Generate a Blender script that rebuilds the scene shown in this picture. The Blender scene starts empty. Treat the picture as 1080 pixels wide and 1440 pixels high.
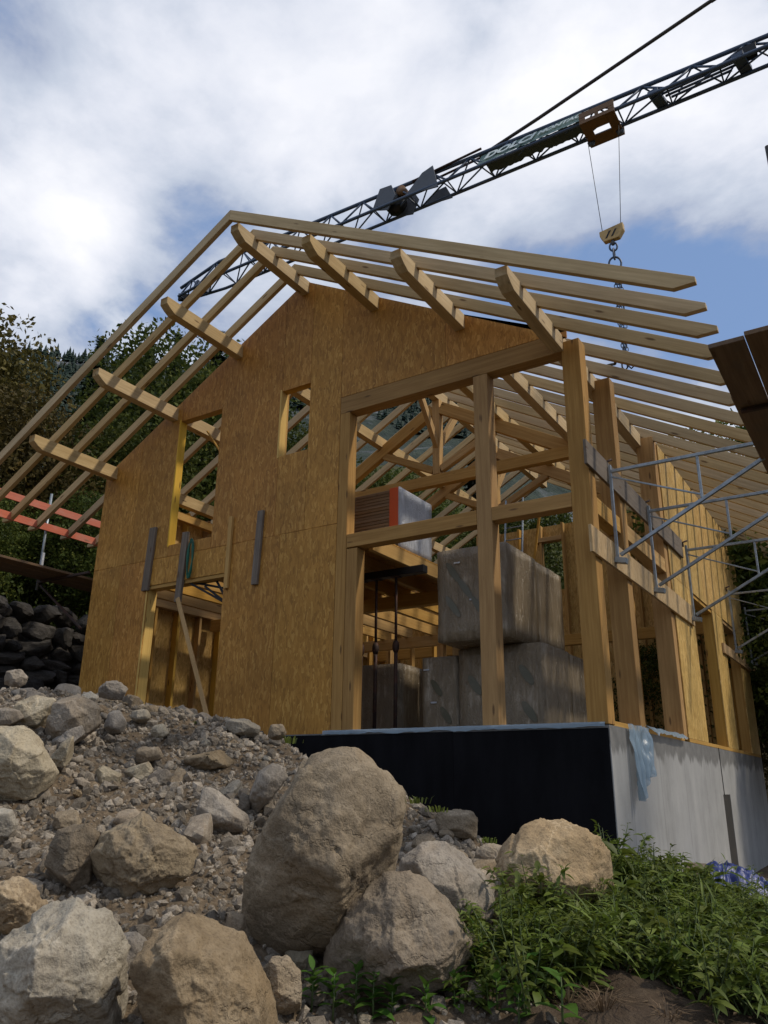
import bpy, bmesh, math, random
import numpy as np
from mathutils import Vector, Matrix, noise, Euler
rnd = random.Random(7)
R = math.radians
sc = bpy.context.scene
COL = sc.collection

# ------------------------------------------------------------------ camera
FPX = 1112.56
YAW, PITCH, ROLL = 0.5734, 0.3338, 0.0122
CAM = Vector((2.8296, -9.1046, -0.6958))
cF = Vector((-math.sin(YAW)*math.cos(PITCH), math.cos(YAW)*math.cos(PITCH), math.sin(PITCH)))
_r = Vector((math.cos(YAW), math.sin(YAW), 0)); _u = _r.cross(cF)
cR = _r*math.cos(ROLL)+_u*math.sin(ROLL)
cU = -_r*math.sin(ROLL)+_u*math.cos(ROLL)
cd = bpy.data.cameras.new('camera'); cam = bpy.data.objects.new('camera', cd); COL.objects.link(cam)
cam.matrix_world = Matrix.Translation(CAM) @ Matrix((cR, cU, -cF)).transposed().to_4x4()
cd.sensor_fit = 'VERTICAL'; cd.sensor_height = 36.0; cd.lens = FPX/1440*36.0
cd.clip_start = 0.05; cd.clip_end = 3000
sc.camera = cam
def ray(x, y): return cF + cR*((x-540)/FPX) - cU*((y-720)/FPX)
def at(x, y, t): return CAM + ray(x, y)*t            # point of a measured distance along a sight line
def depth_of(P): return (Vector(P)-CAM).dot(cF)
def project(P):
    d = Vector(P)-CAM; z = d.dot(cF)
    return 540+FPX*d.dot(cR)/z, 720-FPX*d.dot(cU)/z, z

# ------------------------------------------------------------------ light
SUN_AZ, SUN_EL = R(72), R(50)                        # azimuth clockwise from +Y
sdir = Vector((math.sin(SUN_AZ)*math.cos(SUN_EL), math.cos(SUN_AZ)*math.cos(SUN_EL), math.sin(SUN_EL)))
sl = bpy.data.lights.new('sun', 'SUN'); sl.energy = 2.5; sl.angle = R(3.0); sl.color = (1.0, 0.90, 0.75)
so = bpy.data.objects.new('sun', sl); COL.objects.link(so)
so.rotation_euler = (-sdir).to_track_quat('-Z', 'Y').to_euler(); so.location = (20, 10, 30)

world = bpy.data.worlds.new('World'); sc.world = world; world.use_nodes = True
sc.view_settings.view_transform = 'Standard'; sc.view_settings.look = 'None'
sc.view_settings.gamma = 1.0; sc.view_settings.use_curve_mapping = False
sc.view_settings.exposure = -0.07
sc.cycles.max_bounces = 6; sc.cycles.transparent_max_bounces = 12

class NT:
    def __init__(s, tree): s.t = tree; s.n = tree.nodes; s.l = tree.links
    def add(s, ty, inputs=None, **attrs):
        nd = s.n.new('ShaderNode'+ty)
        for k, v in attrs.items(): setattr(nd, k, v)
        for k, v in (inputs or {}).items(): s.set(nd, k, v)
        return nd
    def set(s, nd, k, v):
        sock = nd.inputs[k]
        if isinstance(v, bpy.types.NodeSocket): s.l.new(v, sock)
        elif isinstance(v, bpy.types.Node): s.l.new(v.outputs[0], sock)
        else: sock.default_value = v
    def ramp(s, fac, stops, interp='LINEAR'):
        nd = s.n.new('ShaderNodeValToRGB'); cr = nd.color_ramp; cr.interpolation = interp
        while len(cr.elements) > 1: cr.elements.remove(cr.elements[-1])
        for i, (p, c) in enumerate(stops):
            e = cr.elements[0] if i == 0 else cr.elements.new(p)
            e.position = p; e.color = (*c, 1) if len(c) == 3 else c
        s.l.new(fac, nd.inputs[0]); return nd.outputs[0]
    def math(s, op, a, b=None, c=None, clamp=False):
        nd = s.n.new('ShaderNodeMath'); nd.operation = op; nd.use_clamp = clamp
        for i, v in enumerate((a, b, c)):
            if v is not None: s.set(nd, i, v)
        return nd.outputs[0]
    def vmath(s, op, a, b=None, scale=None):
        nd = s.n.new('ShaderNodeVectorMath'); nd.operation = op
        s.set(nd, 0, a)
        if b is not None: s.set(nd, 1, b)
        if scale is not None: s.set(nd, 'Scale', scale)
        return nd
    def noise(s, vec, scale, detail=4, rough=0.55, dist=0.0):
        return s.add('TexNoise', {'Vector': vec, 'Scale': scale, 'Detail': detail, 'Roughness': rough, 'Distortion': dist})
    def mix(s, fac, a, b, mode='MIX'):
        nd = s.n.new('ShaderNodeMix'); nd.data_type = 'RGBA'; nd.blend_type = mode
        for k, v in ((0, fac), (6, a), (7, b)):
            if isinstance(v, bpy.types.NodeSocket): s.l.new(v, nd.inputs[k])
            else: nd.inputs[k].default_value = ((*v, 1) if isinstance(v, tuple) and len(v) == 3 else v)
        return nd.outputs[2]

def make_world():
    N = NT(world.node_tree); N.n.clear()
    out = N.add('OutputWorld'); bg = N.add('Background'); bg.inputs['Strength'].default_value = 0.10
    N.l.new(bg.outputs[0], out.inputs[0])
    sky = N.add('TexSky'); sky.sky_type = 'NISHITA'; sky.sun_disc = False
    sky.sun_elevation = SUN_EL; sky.sun_rotation = SUN_AZ; sky.altitude = 900; sky.dust_density = 0.6; sky.air_density = 1.0
    tc = N.add('TexCoord'); d = tc.outputs['Generated']
    sx = N.add('SeparateXYZ', {0: d}); z = N.math('MAXIMUM', sx.outputs[2], 0.0)
    k = N.math('DIVIDE', 1.0, N.math('ADD', z, 0.22))
    pv = N.vmath('SCALE', d, scale=k)
    pv = N.vmath('MULTIPLY', pv, (1, 1, 0.0))
    n1 = N.noise(N.vmath('ADD', pv, (3.1, 1.7, 0)), 1.7, 10, 0.58, 0.2).outputs[0]
    n2 = N.noise(N.vmath('ADD', pv, (7.3, -2.2, 0)), 4.2, 6, 0.55, 0.3).outputs[0]
    dens = N.math('ADD', n1, N.math('MULTIPLY', N.math('SUBTRACT', n2, 0.5), 0.52))
    # broad weather: where the cover is thin and where it is thick
    def lobe(x, y, width):
        v = ray(x, y).normalized()
        dp = N.vmath('DOT_PRODUCT', d, tuple(v)).outputs['Value']
        return N.math('POWER', N.math('MAXIMUM', dp, 0.0), 2.0/(math.radians(width)**2))
    for (x, y, w, a) in [(400, -200, 30, .06), (930, 385, 6, -.26), (1040, 430, 7, -.20), (760, 340, 5, -.18), (560, 325, 4, -.10), (250, 290, 3.2, -.12), (345, 320, 3, -.12), (200, 460, 4, -.10), (60, 440, 5, -.06), (100, 480, 4, -.10),
                         (230, 430, 4, -.14), (120, 440, 3.5, -.08), (700, 300, 3, -.08), (420, 20, 4, -.06), (30, 330, 6, .10), (150, 380, 4, .08), (30, 150, 6, .05), (950, 200, 11, .25), (1050, 300, 6, .12), (500, 170, 8, .14), (150, 200, 7, .10), (640, 30, 6, -.06), (330, 60, 9, .08), (700, 250, 5, .10), (130, 360, 4, .08)]:
        dens = N.math('ADD', dens, N.math('MULTIPLY', lobe(x, y, w), a))
    mask = N.add('MapRange', {0: dens, 1: 0.35, 2: 0.51, 3: 0.0, 4: 1.0}); mask.interpolation_type = 'SMOOTHSTEP'
    thick = N.add('MapRange', {0: dens, 1: 0.44, 2: 0.78, 3: 0.0, 4: 1.0})
    tex = N.noise(N.vmath('ADD', pv, (1.2, 9.2, 0)), 2.2, 7, 0.55, 0.35).outputs[0]
    shade = N.math('ADD', N.math('MULTIPLY', thick, 0.5), N.math('MULTIPLY', tex, 0.6))
    ccol = N.ramp(shade, [(0.28, (4.1, 4.7, 6.2)), (0.46, (6.2, 6.8, 8.0)), (0.62, (8.6, 8.9, 9.8)), (0.84, (11.0, 11.0, 11.4))])
    blue = N.mix(0.55, sky.outputs[0], (3.0, 4.7, 8.3))
    col = N.mix(N.math('MULTIPLY', mask, 0.95), blue, ccol)
    N.l.new(col, bg.inputs['Color'])
make_world()

# ------------------------------------------------------------------ helpers
def tag(o, label=None, cat=None, group=None, kind=None):
    if label: o['label'] = label
    if cat: o['category'] = cat
    if group: o['group'] = group
    if kind: o['kind'] = kind
    return o
def put(o, parent=None):
    COL.objects.link(o)
    if parent is not None:
        o.parent = parent
    return o
def mesh_of(name, verts, faces, mat=None, smooth=False):
    me = bpy.data.meshes.new(name); me.from_pydata([tuple(v) for v in verts], [], [tuple(f) for f in faces])
    if mat: me.materials.append(mat)
    if smooth: me.polygons.foreach_set('use_smooth', [True]*len(me.polygons))
    me.update(); return me
def ob(name, me, parent=None, M=None):
    o = bpy.data.objects.new(name, me); put(o, parent)
    if M is not None: o.matrix_local = M
    return o
def thing(name, label, cat, loc=(0, 0, 0), rz=0, group=None):
    o = bpy.data.objects.new(name, None); o.empty_display_size = .1; COL.objects.link(o)
    o.location = loc; o.rotation_euler = (0, 0, rz)
    return tag(o, label, cat, group)
def kids(o): return list(o.children)
def copy_tree(o, parent=None):
    c = o.copy(); COL.objects.link(c); c.parent = parent
    for ch in kids(o): copy_tree(ch, c)
    return c
_boxcache = {}
def box_mesh(l, w, h, mat, bev=.004):
    key = (round(l, 3), round(w, 3), round(h, 3), mat.name, bev)
    if key in _boxcache: return _boxcache[key]
    bm = bmesh.new(); bmesh.ops.create_cube(bm, size=1)
    bmesh.ops.scale(bm, vec=(l, w, h), verts=bm.verts)
    if bev: bmesh.ops.bevel(bm, geom=bm.edges[:], offset=min(bev, .3*min(l, w, h)), segments=1, affect='EDGES')
    me = bpy.data.meshes.new('box'); bm.to_mesh(me); bm.free(); me.materials.append(mat)
    _boxcache[key] = me; return me
def axis_mat(a, b, up=(0, 0, 1)):
    a, b = Vector(a), Vector(b); x = (b-a).normalized(); u = Vector(up)
    if abs(x.dot(u)) > .98: u = Vector((0, 1, 0))
    y = u.cross(x).normalized(); z = x.cross(y)
    return Matrix.Translation((a+b)/2) @ Matrix((x, y, z)).transposed().to_4x4()
def beam(name, a, b, w, h, mat, parent, up=(0, 0, 1), bev=.004):
    """a squared timber from a to b (centre line), w across, h along up"""
    L = (Vector(b)-Vector(a)).length
    return ob(name, box_mesh(L, w, h, mat, bev), parent, axis_mat(a, b, up))
def post(name, x0, x1, y0, y1, z0, z1, mat, parent, bev=.005):
    a, b = ((x0+x1)/2, (y0+y1)/2, z0), ((x0+x1)/2, (y0+y1)/2, z1)
    L = z1-z0
    M = Matrix.Translation(((x0+x1)/2, (y0+y1)/2, (z0+z1)/2)) @ Matrix(((0, 0, 1), (0, 1, 0), (-1, 0, 0))).to_4x4()
    # local X runs up the post
    M = Matrix.Translation(((x0+x1)/2, (y0+y1)/2, (z0+z1)/2)) @ Matrix(((0, 1, 0), (0, 0, 1), (1, 0, 0))).to_4x4()
    return ob(name, box_mesh(L, x1-x0, y1-y0, mat, bev), parent, M)
def box(name, x0, x1, y0, y1, z0, z1, mat, parent, bev=.004):
    d = (x1-x0, y1-y0, z1-z0); c = Vector(((x0+x1)/2, (y0+y1)/2, (z0+z1)/2))
    k = d.index(max(d))
    if k == 0: return ob(name, box_mesh(*d, mat, bev), parent, Matrix.Translation(c))
    if k == 1: return ob(name, box_mesh(d[1], d[0], d[2], mat, bev), parent, Matrix.Translation(c) @ Matrix.Rotation(R(90), 4, 'Z'))
    return post(name, x0, x1, y0, y1, z0, z1, mat, parent, bev)
def tube_geo(pts, rad, n=8, cap=True):
    pts = [Vector(p) for p in pts]; V, Fc = [], []
    rads = rad if isinstance(rad, (list, tuple)) else [rad]*len(pts)
    prev = None
    for i, p in enumerate(pts):
        t = (pts[min(i+1, len(pts)-1)]-pts[max(i-1, 0)]).normalized()
        if prev is None:
            u = Vector((0, 0, 1)) if abs(t.z) < .9 else Vector((1, 0, 0)); a = t.cross(u).normalized()
        else:
            a = (prev-t*prev.dot(t)).normalized()
        prev = a; b = t.cross(a)
        for k in range(n):
            an = 2*math.pi*k/n; V.append(p+(a*math.cos(an)+b*math.sin(an))*rads[i])
    for i in range(len(pts)-1):
        for k in range(n):
            Fc.append((i*n+k, i*n+(k+1) % n, (i+1)*n+(k+1) % n, (i+1)*n+k))
    if cap:
        Fc.append(tuple(range(n))[::-1]); Fc.append(tuple((len(pts)-1)*n+k for k in range(n)))
    return V, Fc
def tube(name, pts, rad, mat, parent=None, n=8, smooth=True):
    V, Fc = tube_geo(pts, rad, n); me = mesh_of(name, V, Fc, mat, smooth); return ob(name, me, parent)
def prism(poly, thick, axis, off):
    """polygon (list of 2-tuples) extruded along axis 'X','Y','Z' from off to off+thick"""
    def P(a, b, c): return {'Y': (a, c, b), 'X': (c, a, b), 'Z': (a, b, c)}[axis]
    n = len(poly); V = [P(a, b, off) for a, b in poly]+[P(a, b, off+thick) for a, b in poly]
    Fc = [tuple(range(n)), tuple(range(2*n-1, n-1, -1))]+[(i, i+n, (i+1) % n+n, (i+1) % n) for i in range(n)]
    return V, Fc
def solid(name, V, Fc, mat, parent=None, bev=0, smooth=False):
    bm = bmesh.new(); vs = [bm.verts.new(v) for v in V]
    for f in Fc:
        try: bm.faces.new([vs[i] for i in f])
        except ValueError: pass
    bmesh.ops.recalc_face_normals(bm, faces=bm.faces[:])
    if bev: bmesh.ops.bevel(bm, geom=bm.edges[:], offset=bev, segments=1, affect='EDGES')
    me = bpy.data.meshes.new(name); bm.to_mesh(me); bm.free(); me.materials.append(mat)
    if smooth: me.polygons.foreach_set('use_smooth', [True]*len(me.polygons))
    return ob(name, me, parent)

# ------------------------------------------------------------------ materials
def new_mat(name):
    m = bpy.data.materials.new(name); m.use_nodes = True; N = NT(m.node_tree); N.n.clear()
    out = N.add('OutputMaterial'); b = N.add('BsdfPrincipled'); N.l.new(b.outputs[0], out.inputs[0])
    return m, N, b, out
def bump(N, b, h, strength=.4, dist=.01):
    bp = N.add('Bump', {'Height': h, 'Strength': strength, 'Distance': dist}); N.l.new(bp.outputs[0], b.inputs['Normal'])
def local(N):
    tc = N.add('TexCoord'); oi = N.add('ObjectInfo')
    off = N.vmath('SCALE', N.add('CombineXYZ', {0: oi.outputs['Random'], 1: oi.outputs['Random'], 2: 0.37}), scale=41.0)
    return N.vmath('ADD', tc.outputs['Object'], off).outputs[0], oi.outputs['Random']
def wood(name, light, dark, knot=(.10, .05, .02), var=.22, rough=.75, dirt=.0, stain=None):
    m, N, b, o = new_mat(name); v, rn = local(N)
    w = N.noise(v, 1.3, 2).outputs[1]
    vw = N.vmath('ADD', v, N.vmath('SCALE', N.vmath('SUBTRACT', w, (.5, .5, .5)), scale=.05)).outputs[0]
    g1 = N.noise(N.vmath('MULTIPLY', vw, (.9, 26, 26)), 1.0, 5, .6).outputs[0]
    g2 = N.noise(N.vmath('MULTIPLY', v, (3.5, 95, 95)), 1.0, 3, .6).outputs[0]
    g = N.math('ADD', N.math('MULTIPLY', g1, .75), N.math('MULTIPLY', g2, .25))
    c = N.ramp(g, [(.32, dark), (.52, tuple(.5*(a+d) for a, d in zip(light, dark))), (.68, light)])
    blot = N.noise(N.vmath('MULTIPLY', v, (1.1, 3, 3)), 1.0, 4).outputs[0]
    c = N.mix(N.math('MULTIPLY', N.math('SUBTRACT', blot, .42, clamp=True), 1.1), c, tuple(x*.62 for x in dark))
    vo = N.add('TexVoronoi', {'Vector': N.vmath('MULTIPLY', v, (1.6, 7, 7)), 'Scale': 1.0, 'Randomness': 1.0})
    kn = N.add('MapRange', {0: vo.outputs['Distance'], 1: .07, 2: .14, 3: 1.0, 4: 0.0})
    c = N.mix(N.math('MULTIPLY', kn.outputs[0], .8), c, knot)
    if dirt:
        dn = N.noise(N.vmath('MULTIPLY', v, (2.2, 4, 4)), 1.4, 6, .65).outputs[0]
        dm = N.add('MapRange', {0: dn, 1: .48, 2: .66, 3: 0, 4: dirt})
        c = N.mix(dm.outputs[0], c, stain or (.12, .10, .08))
    hs = N.add('HueSaturation', {'Color': c, 'Value': N.math('ADD', 1-var, N.math('MULTIPLY', rn, 2*var)),
                                 'Saturation': N.math('ADD', .9, N.math('MULTIPLY', N.math('FRACT', N.math('MULTIPLY', rn, 7.13)), .2))})
    N.l.new(hs.outputs[0], b.inputs['Base Color']); b.inputs['Roughness'].default_value = rough
    b.inputs['Specular IOR Level'].default_value = .25
    bump(N, b, g, .25, .004)
    return m
def osb(name, cols, tint=1.0):
    m, N, b, o = new_mat(name); tc = N.add('TexCoord'); v = tc.outputs['Object']
    def layer(rot, off, sc):
        nz = N.noise(N.vmath('ADD', v, off), 3.0, 2).outputs[1]
        vv = N.vmath('ADD', N.vmath('ADD', v, off), N.vmath('SCALE', N.vmath('SUBTRACT', nz, (.5, .5, .5)), scale=.16)).outputs[0]
        mp = N.add('Mapping', {'Vector': vv, 'Rotation': rot, 'Scale': sc})
        vo = N.add('TexVoronoi', {'Vector': mp.outputs[0], 'Scale': 1.0}); vo.distance = 'CHEBYCHEV'
        return vo
    A = layer((.25, .30, .1), (0, 0, 0), (36, 36, 7.5)); B = layer((-.35, -.55, .2), (5, 2, 1), (28, 28, 7.5)); Cc = layer((.8, .9, .4), (2, 7, 3), (24, 24, 7.5))
    def sep(vo): return N.add('SeparateColor', {0: vo.outputs['Color']}).outputs
    a, bb, c3 = sep(A), sep(B), sep(Cc)
    sel = N.math('GREATER_THAN', a[1], .55); val = N.add('Mix', {0: sel, 2: a[0], 3: bb[0]}).outputs[0]
    sel2 = N.math('GREATER_THAN', bb[1], .82); val = N.add('Mix', {0: sel2, 2: val, 3: c3[0]}).outputs[0]
    c = N.ramp(val, [(0.0, cols[0]), (.35, cols[1]), (.75, cols[2]), (1.0, cols[3])])
    big = N.noise(v, .9, 4, .6).outputs[0]
    c = N.mix(1.0, c, N.ramp(big, [(.3, (.80, .78, .74)), (.7, (1.08, 1.05, 1.0))]), 'MULTIPLY')
    fine = N.noise(N.vmath('MULTIPLY', v, (160, 160, 30)), 1, 2).outputs[0]
    c = N.mix(.35, c, N.ramp(fine, [(.3, (.72, .7, .66)), (.7, (1.15, 1.15, 1.15))]), 'MULTIPLY')
    oi = N.add('ObjectInfo'); c = N.add('HueSaturation', {'Color': c, 'Value': N.math('ADD', .90, N.math('MULTIPLY', oi.outputs['Random'], .2)), 'Hue': N.math('ADD', .496, N.math('MULTIPLY', N.math('FRACT', N.math('MULTIPLY', oi.outputs['Random'], 5.3)), .008))}).outputs[0]
    N.l.new(c, b.inputs['Base Color']); b.inputs['Roughness'].default_value = .6; b.inputs['Specular IOR Level'].default_value = .3
    bump(N, b, val, .12, .003); return m
def metal(name, col, rough=.45, met=.85, spot=None):
    m, N, b, o = new_mat(name); v, rn = local(N)
    n = N.noise(v, 9, 5, .65).outputs[0]
    c = N.mix(N.add('MapRange', {0: n, 1: .45, 2: .7}).outputs[0], col, spot or tuple(x*.6 for x in col))
    N.l.new(c, b.inputs['Base Color']); b.inputs['Metallic'].default_value = met; b.inputs['Roughness'].default_value = rough
    bump(N, b, n, .15, .003); return m
def paint(name, col, rough=.55, dirt=(.06, .05, .04), amt=.5):
    m, N, b, o = new_mat(name); v, rn = local(N)
    n = N.noise(v, 5, 6, .65).outputs[0]
    c = N.mix(N.add('MapRange', {0: n, 1: .5, 2: .72, 3: 0, 4: amt}).outputs[0], col, dirt)
    N.l.new(c, b.inputs['Base Color']); b.inputs['Roughness'].default_value = rough
    bump(N, b, n, .1, .004); return m
def rock_mat(name, cols, patch=None, amt=.6, sc=1.0):
    m, N, b, o = new_mat(name); v, rn = local(N)
    n1 = N.noise(v, 2.2*sc, 7, .62, .4).outputs[0]; n2 = N.noise(v, 14*sc, 6, .7).outputs[0]; n3 = N.noise(v, 60*sc, 3, .6).outputs[0]
    c = N.ramp(N.math('ADD', N.math('MULTIPLY', n1, .6), N.math('MULTIPLY', n2, .4)), [(.33, cols[0]), (.5, cols[1]), (.68, cols[2])])
    if patch:
        pn = N.noise(N.vmath('ADD', v, (3, 8, 1)), 1.5*sc, 5, .6, .6).outputs[0]
        c = N.mix(N.add('MapRange', {0: pn, 1: .50, 2: .62, 3: 0, 4: amt}).outputs[0], c, patch)
    pits = N.ramp(n3, [(.30, (.62, .60, .58)), (.48, (1, 1, 1)), (.75, (1.12, 1.12, 1.1))])
    c = N.mix(.8, c, pits, 'MULTIPLY')
    wv = N.vmath('ADD', v, N.vmath('SCALE', N.vmath('SUBTRACT', N.noise(v, 3.2*sc, 5, .65).outputs[1], (.5, .5, .5)), scale=.55/sc)).outputs[0]
    cv = N.add('TexVoronoi', {'Vector': N.vmath('MULTIPLY', wv, (1, 1, 1.7)), 'Scale': 2.1*sc}); cv.feature = 'DISTANCE_TO_EDGE'
    gate = N.add('MapRange', {0: N.noise(N.vmath('ADD', v, (9, 1, 4)), 1.3*sc, 3).outputs[0], 1: .46, 2: .60}).outputs[0]
    crack = N.math('MULTIPLY', N.add('MapRange', {0: cv.outputs['Distance'], 1: .0, 2: .05, 3: 1.0, 4: 0.0}).outputs[0], gate)
    c = N.mix(N.math('MULTIPLY', crack, .16), c, tuple(x*.35 for x in cols[0]))
    vein = N.add('TexVoronoi', {'Vector': N.vmath('MULTIPLY', N.vmath('ADD', wv, (4, 4, 4)), (.6, 1, 1.4)), 'Scale': 1.5*sc}); vein.feature = 'DISTANCE_TO_EDGE'
    c = N.mix(N.math('MULTIPLY', N.add('MapRange', {0: vein.outputs['Distance'], 1: .0, 2: .03, 3: .45, 4: 0.0}).outputs[0], N.math('SUBTRACT', 1.0, gate)), c, tuple(min(1, x*1.45) for x in cols[2]))
    hs = N.add('HueSaturation', {'Color': c, 'Value': N.math('ADD', .60, N.math('MULTIPLY', rn, .42)), 'Saturation': N.math('ADD', .62, N.math('MULTIPLY', N.math('FRACT', N.math('MULTIPLY', rn, 9.7)), .4))})
    N.l.new(hs.outputs[0], b.inputs['Base Color']); b.inputs['Roughness'].default_value = .92; b.inputs['Specular IOR Level'].default_value = .2
    hgt = N.math('SUBTRACT', N.math('ADD', N.math('MULTIPLY', n2, .7), N.math('MULTIPLY', n3, .3)), N.math('MULTIPLY', crack, .25))
    bump(N, b, hgt, .75, .03); return m
def leaf_mat(name, a, c2, yel=None, tr=.35, spec=.12):
    m, N, b, o = new_mat(name); tc = N.add('TexCoord'); oi = N.add('ObjectInfo'); gi = N.add('NewGeometry')
    n = N.noise(tc.outputs['Object'], 1.1, 3).outputs[0]; ri = gi.outputs['Random Per Island']
    f = N.math('ADD', N.math('MULTIPLY', ri, .6), N.math('MULTIPLY', n, .5))
    c = N.ramp(f, [(.2, a), (.75, c2)]+([(.98, yel)] if yel else []))
    hs = N.add('HueSaturation', {'Color': c, 'Value': N.math('ADD', .8, N.math('MULTIPLY', oi.outputs['Random'], .4)), 'Hue': N.math('ADD', .488, N.math('MULTIPLY', oi.outputs['Random'], .024))})
    N.l.new(hs.outputs[0], b.inputs['Base Color']); b.inputs['Roughness'].default_value = .55; b.inputs['Specular IOR Level'].default_value = spec
    tl = N.add('BsdfTranslucent', {'Color': hs.outputs[0]}); mx = N.add('MixShader', {0: tr, 1: b.outputs[0], 2: tl.outputs[0]})
    N.l.new(mx.outputs[0], o.inputs[0]); return m

M_RAFT = wood('rafter_wood', (.60, .45, .245), (.40, .28, .137), var=.13)
M_POST = wood('post_wood', (.47, .275, .09), (.29, .152, .042), var=.15)
M_BEAM = wood('beam_wood', (.56, .36, .135), (.37, .21, .068), var=.12)
M_YEL = wood('yellow_board', (.72, .47, .10), (.60, .36, .065), var=.06)
M_STUD = wood('stud_wood', (.55, .345, .11), (.40, .22, .06), var=.12)
M_OLD = wood('weathered_wood', (.23, .19, .15), (.125, .10, .078), var=.15, dirt=.6)
M_PLANK = wood('scaffold_plank', (.25, .165, .10), (.14, .088, .052), var=.15, dirt=.5)
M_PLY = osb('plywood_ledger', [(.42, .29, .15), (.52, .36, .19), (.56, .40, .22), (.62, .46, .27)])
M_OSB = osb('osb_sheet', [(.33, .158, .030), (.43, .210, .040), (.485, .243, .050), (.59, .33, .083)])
M_OSB_LIT = osb('osb_sheet_lit', [(.38, .23, .07), (.52, .34, .11), (.58, .385, .13), (.68, .48, .20)])  # paler OSB: light on the side and inner walls put into the colour
M_RED = wood('red_board', (.62, .17, .09), (.47, .11, .06), var=.12, dirt=.4, stain=(.45, .25, .2))
M_GALV = metal('galvanised_steel', (.33, .37, .40), .45, .75)
M_RUST = metal('rusty_prop_steel', (.045, .028, .022), .7, .3, (.10, .04, .025))
M_BLACK = metal('black_steel', (.02, .02, .022), .5, .5)
M_CRANE = paint('crane_blue_paint', (.055, .085, .14), .5, (.05, .04, .035), .5)
M_TROL = paint('trolley_orange_paint', (.17, .082, .025), .55, (.12, .06, .03), .7)
M_HOOKY = paint('hook_block_yellow', (.50, .33, .12), .55, (.12, .08, .04), .6)
M_GREY = paint('grey_sheet_metal', (.085, .095, .11), .5, (.06, .06, .06), .5)
M_ROCK = rock_mat('boulder_grey_brown', [(0.162, 0.121, 0.078), (0.302, 0.233, 0.148), (0.432, 0.344, 0.232)], (0.356, 0.247, 0.132), .45)
M_TAN = rock_mat('boulder_tan', [(0.216, 0.155, 0.092), (0.373, 0.276, 0.164), (0.508, 0.393, 0.248)], (0.389, 0.267, 0.136), .5)
M_YROCK = rock_mat('boulder_ochre', [(0.220, 0.158, 0.089), (0.370, 0.274, 0.149), (0.480, 0.374, 0.217)], (0.300, 0.230, 0.145), .7)
M_PALE = rock_mat('boulder_pale', [(0.294, 0.243, 0.167), (0.431, 0.365, 0.252), (0.549, 0.468, 0.333)], (0.333, 0.252, 0.148), .4)
M_GREYR = rock_mat('boulder_grey', [(0.180, 0.152, 0.120), (0.292, 0.250, 0.198), (0.413, 0.358, 0.288)], (0.318, 0.245, 0.163), .5)
M_DARKR = rock_mat('wall_stone_dark', [(.04, .034, .03), (.072, .063, .055), (.115, .102, .09)])
M_STONE = rock_mat('small_stone', [(0.238, 0.184, 0.124), (0.389, 0.306, 0.208), (0.562, 0.456, 0.320)], None, 0, 4)
M_LEAF = leaf_mat('weed_leaf', (.062, .090, .012), (.15, .195, .030), (.25, .28, .08), spec=.35)
M_LEAF2 = leaf_mat('front_weed_leaf', (.045, .105, .015), (.09, .18, .03))
M_STEM = paint('weed_stem', (.09, .13, .04), .7)
M_TREEA = leaf_mat('broadleaf_foliage', (.026, .042, .010), (.095, .12, .024), (.19, .18, .035), .3)
M_TREEO = leaf_mat('autumn_foliage', (.045, .040, .012), (.12, .098, .026), (.20, .14, .035), .25)
M_CONIF = leaf_mat('conifer_foliage', (.008, .020, .010), (.022, .042, .02), None, .1)
M_BARK = paint('bark', (.06, .045, .035), .9)

def mat_concrete():
    m, N, b, o = new_mat('cast_concrete'); tc = N.add('TexCoord'); v = tc.outputs['Object']
    s = N.add('SeparateXYZ', {0: v}); y, z = s.outputs[1], s.outputs[2]
    n = N.noise(v, 2.2, 7, .6).outputs[0]; st = N.noise(N.vmath('MULTIPLY', v, (3, 2.4, .5)), 1.0, 6, .65).outputs[0]
    c = N.ramp(N.math('ADD', N.math('MULTIPLY', n, .4), N.math('MULTIPLY', st, .6)), [(.34, (.27, .27, .26)), (.5, (.35, .35, .34)), (.66, (.42, .415, .40))])
    # wet, darker last pour along the top edge, with runs
    edge = N.math('ADD', -.27, N.math('MULTIPLY', N.math('SUBTRACT', N.noise(N.vmath('MULTIPLY', v, (0, 2.6, .2)), 1.0, 6, .7).outputs[0], .5), .75))
    wet = N.add('MapRange', {0: N.math('SUBTRACT', z, edge), 1: -.03, 2: .04})
    dk = N.ramp(N.noise(v, 6, 5, .6).outputs[0], [(.3, (.10, .10, .095)), (.7, (.19, .185, .175))])
    c = N.mix(N.math('MULTIPLY', wet.outputs[0], .85), c, dk)
    run = N.noise(N.vmath('MULTIPLY', v, (1, 11, .22)), 1.0, 3, .5).outputs[0]
    rm = N.add('MapRange', {0: run, 1: .66, 2: .73}); c = N.mix(N.math('MULTIPLY', rm.outputs[0], .40), c, (.17, .165, .155))
    # formwork panel joints
    fj = N.math('LESS_THAN', N.math('ABSOLUTE', N.math('SUBTRACT', N.math('FRACT', N.math('DIVIDE', y, 1.35)), .5)), .006)
    c = N.mix(N.math('MULTIPLY', fj, .5), c, (.15, .15, .14))
    pores = N.noise(v, 70, 2).outputs[0]; c = N.mix(.5, c, N.ramp(pores, [(.28, (.6, .6, .6)), (.4, (1, 1, 1))]), 'MULTIPLY')
    N.l.new(c, b.inputs['Base Color']); b.inputs['Roughness'].default_value = .85
    bump(N, b, N.math('ADD', n, N.math('MULTIPLY', pores, .4)), .25, .01); return m
M_CONC = mat_concrete()
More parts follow.
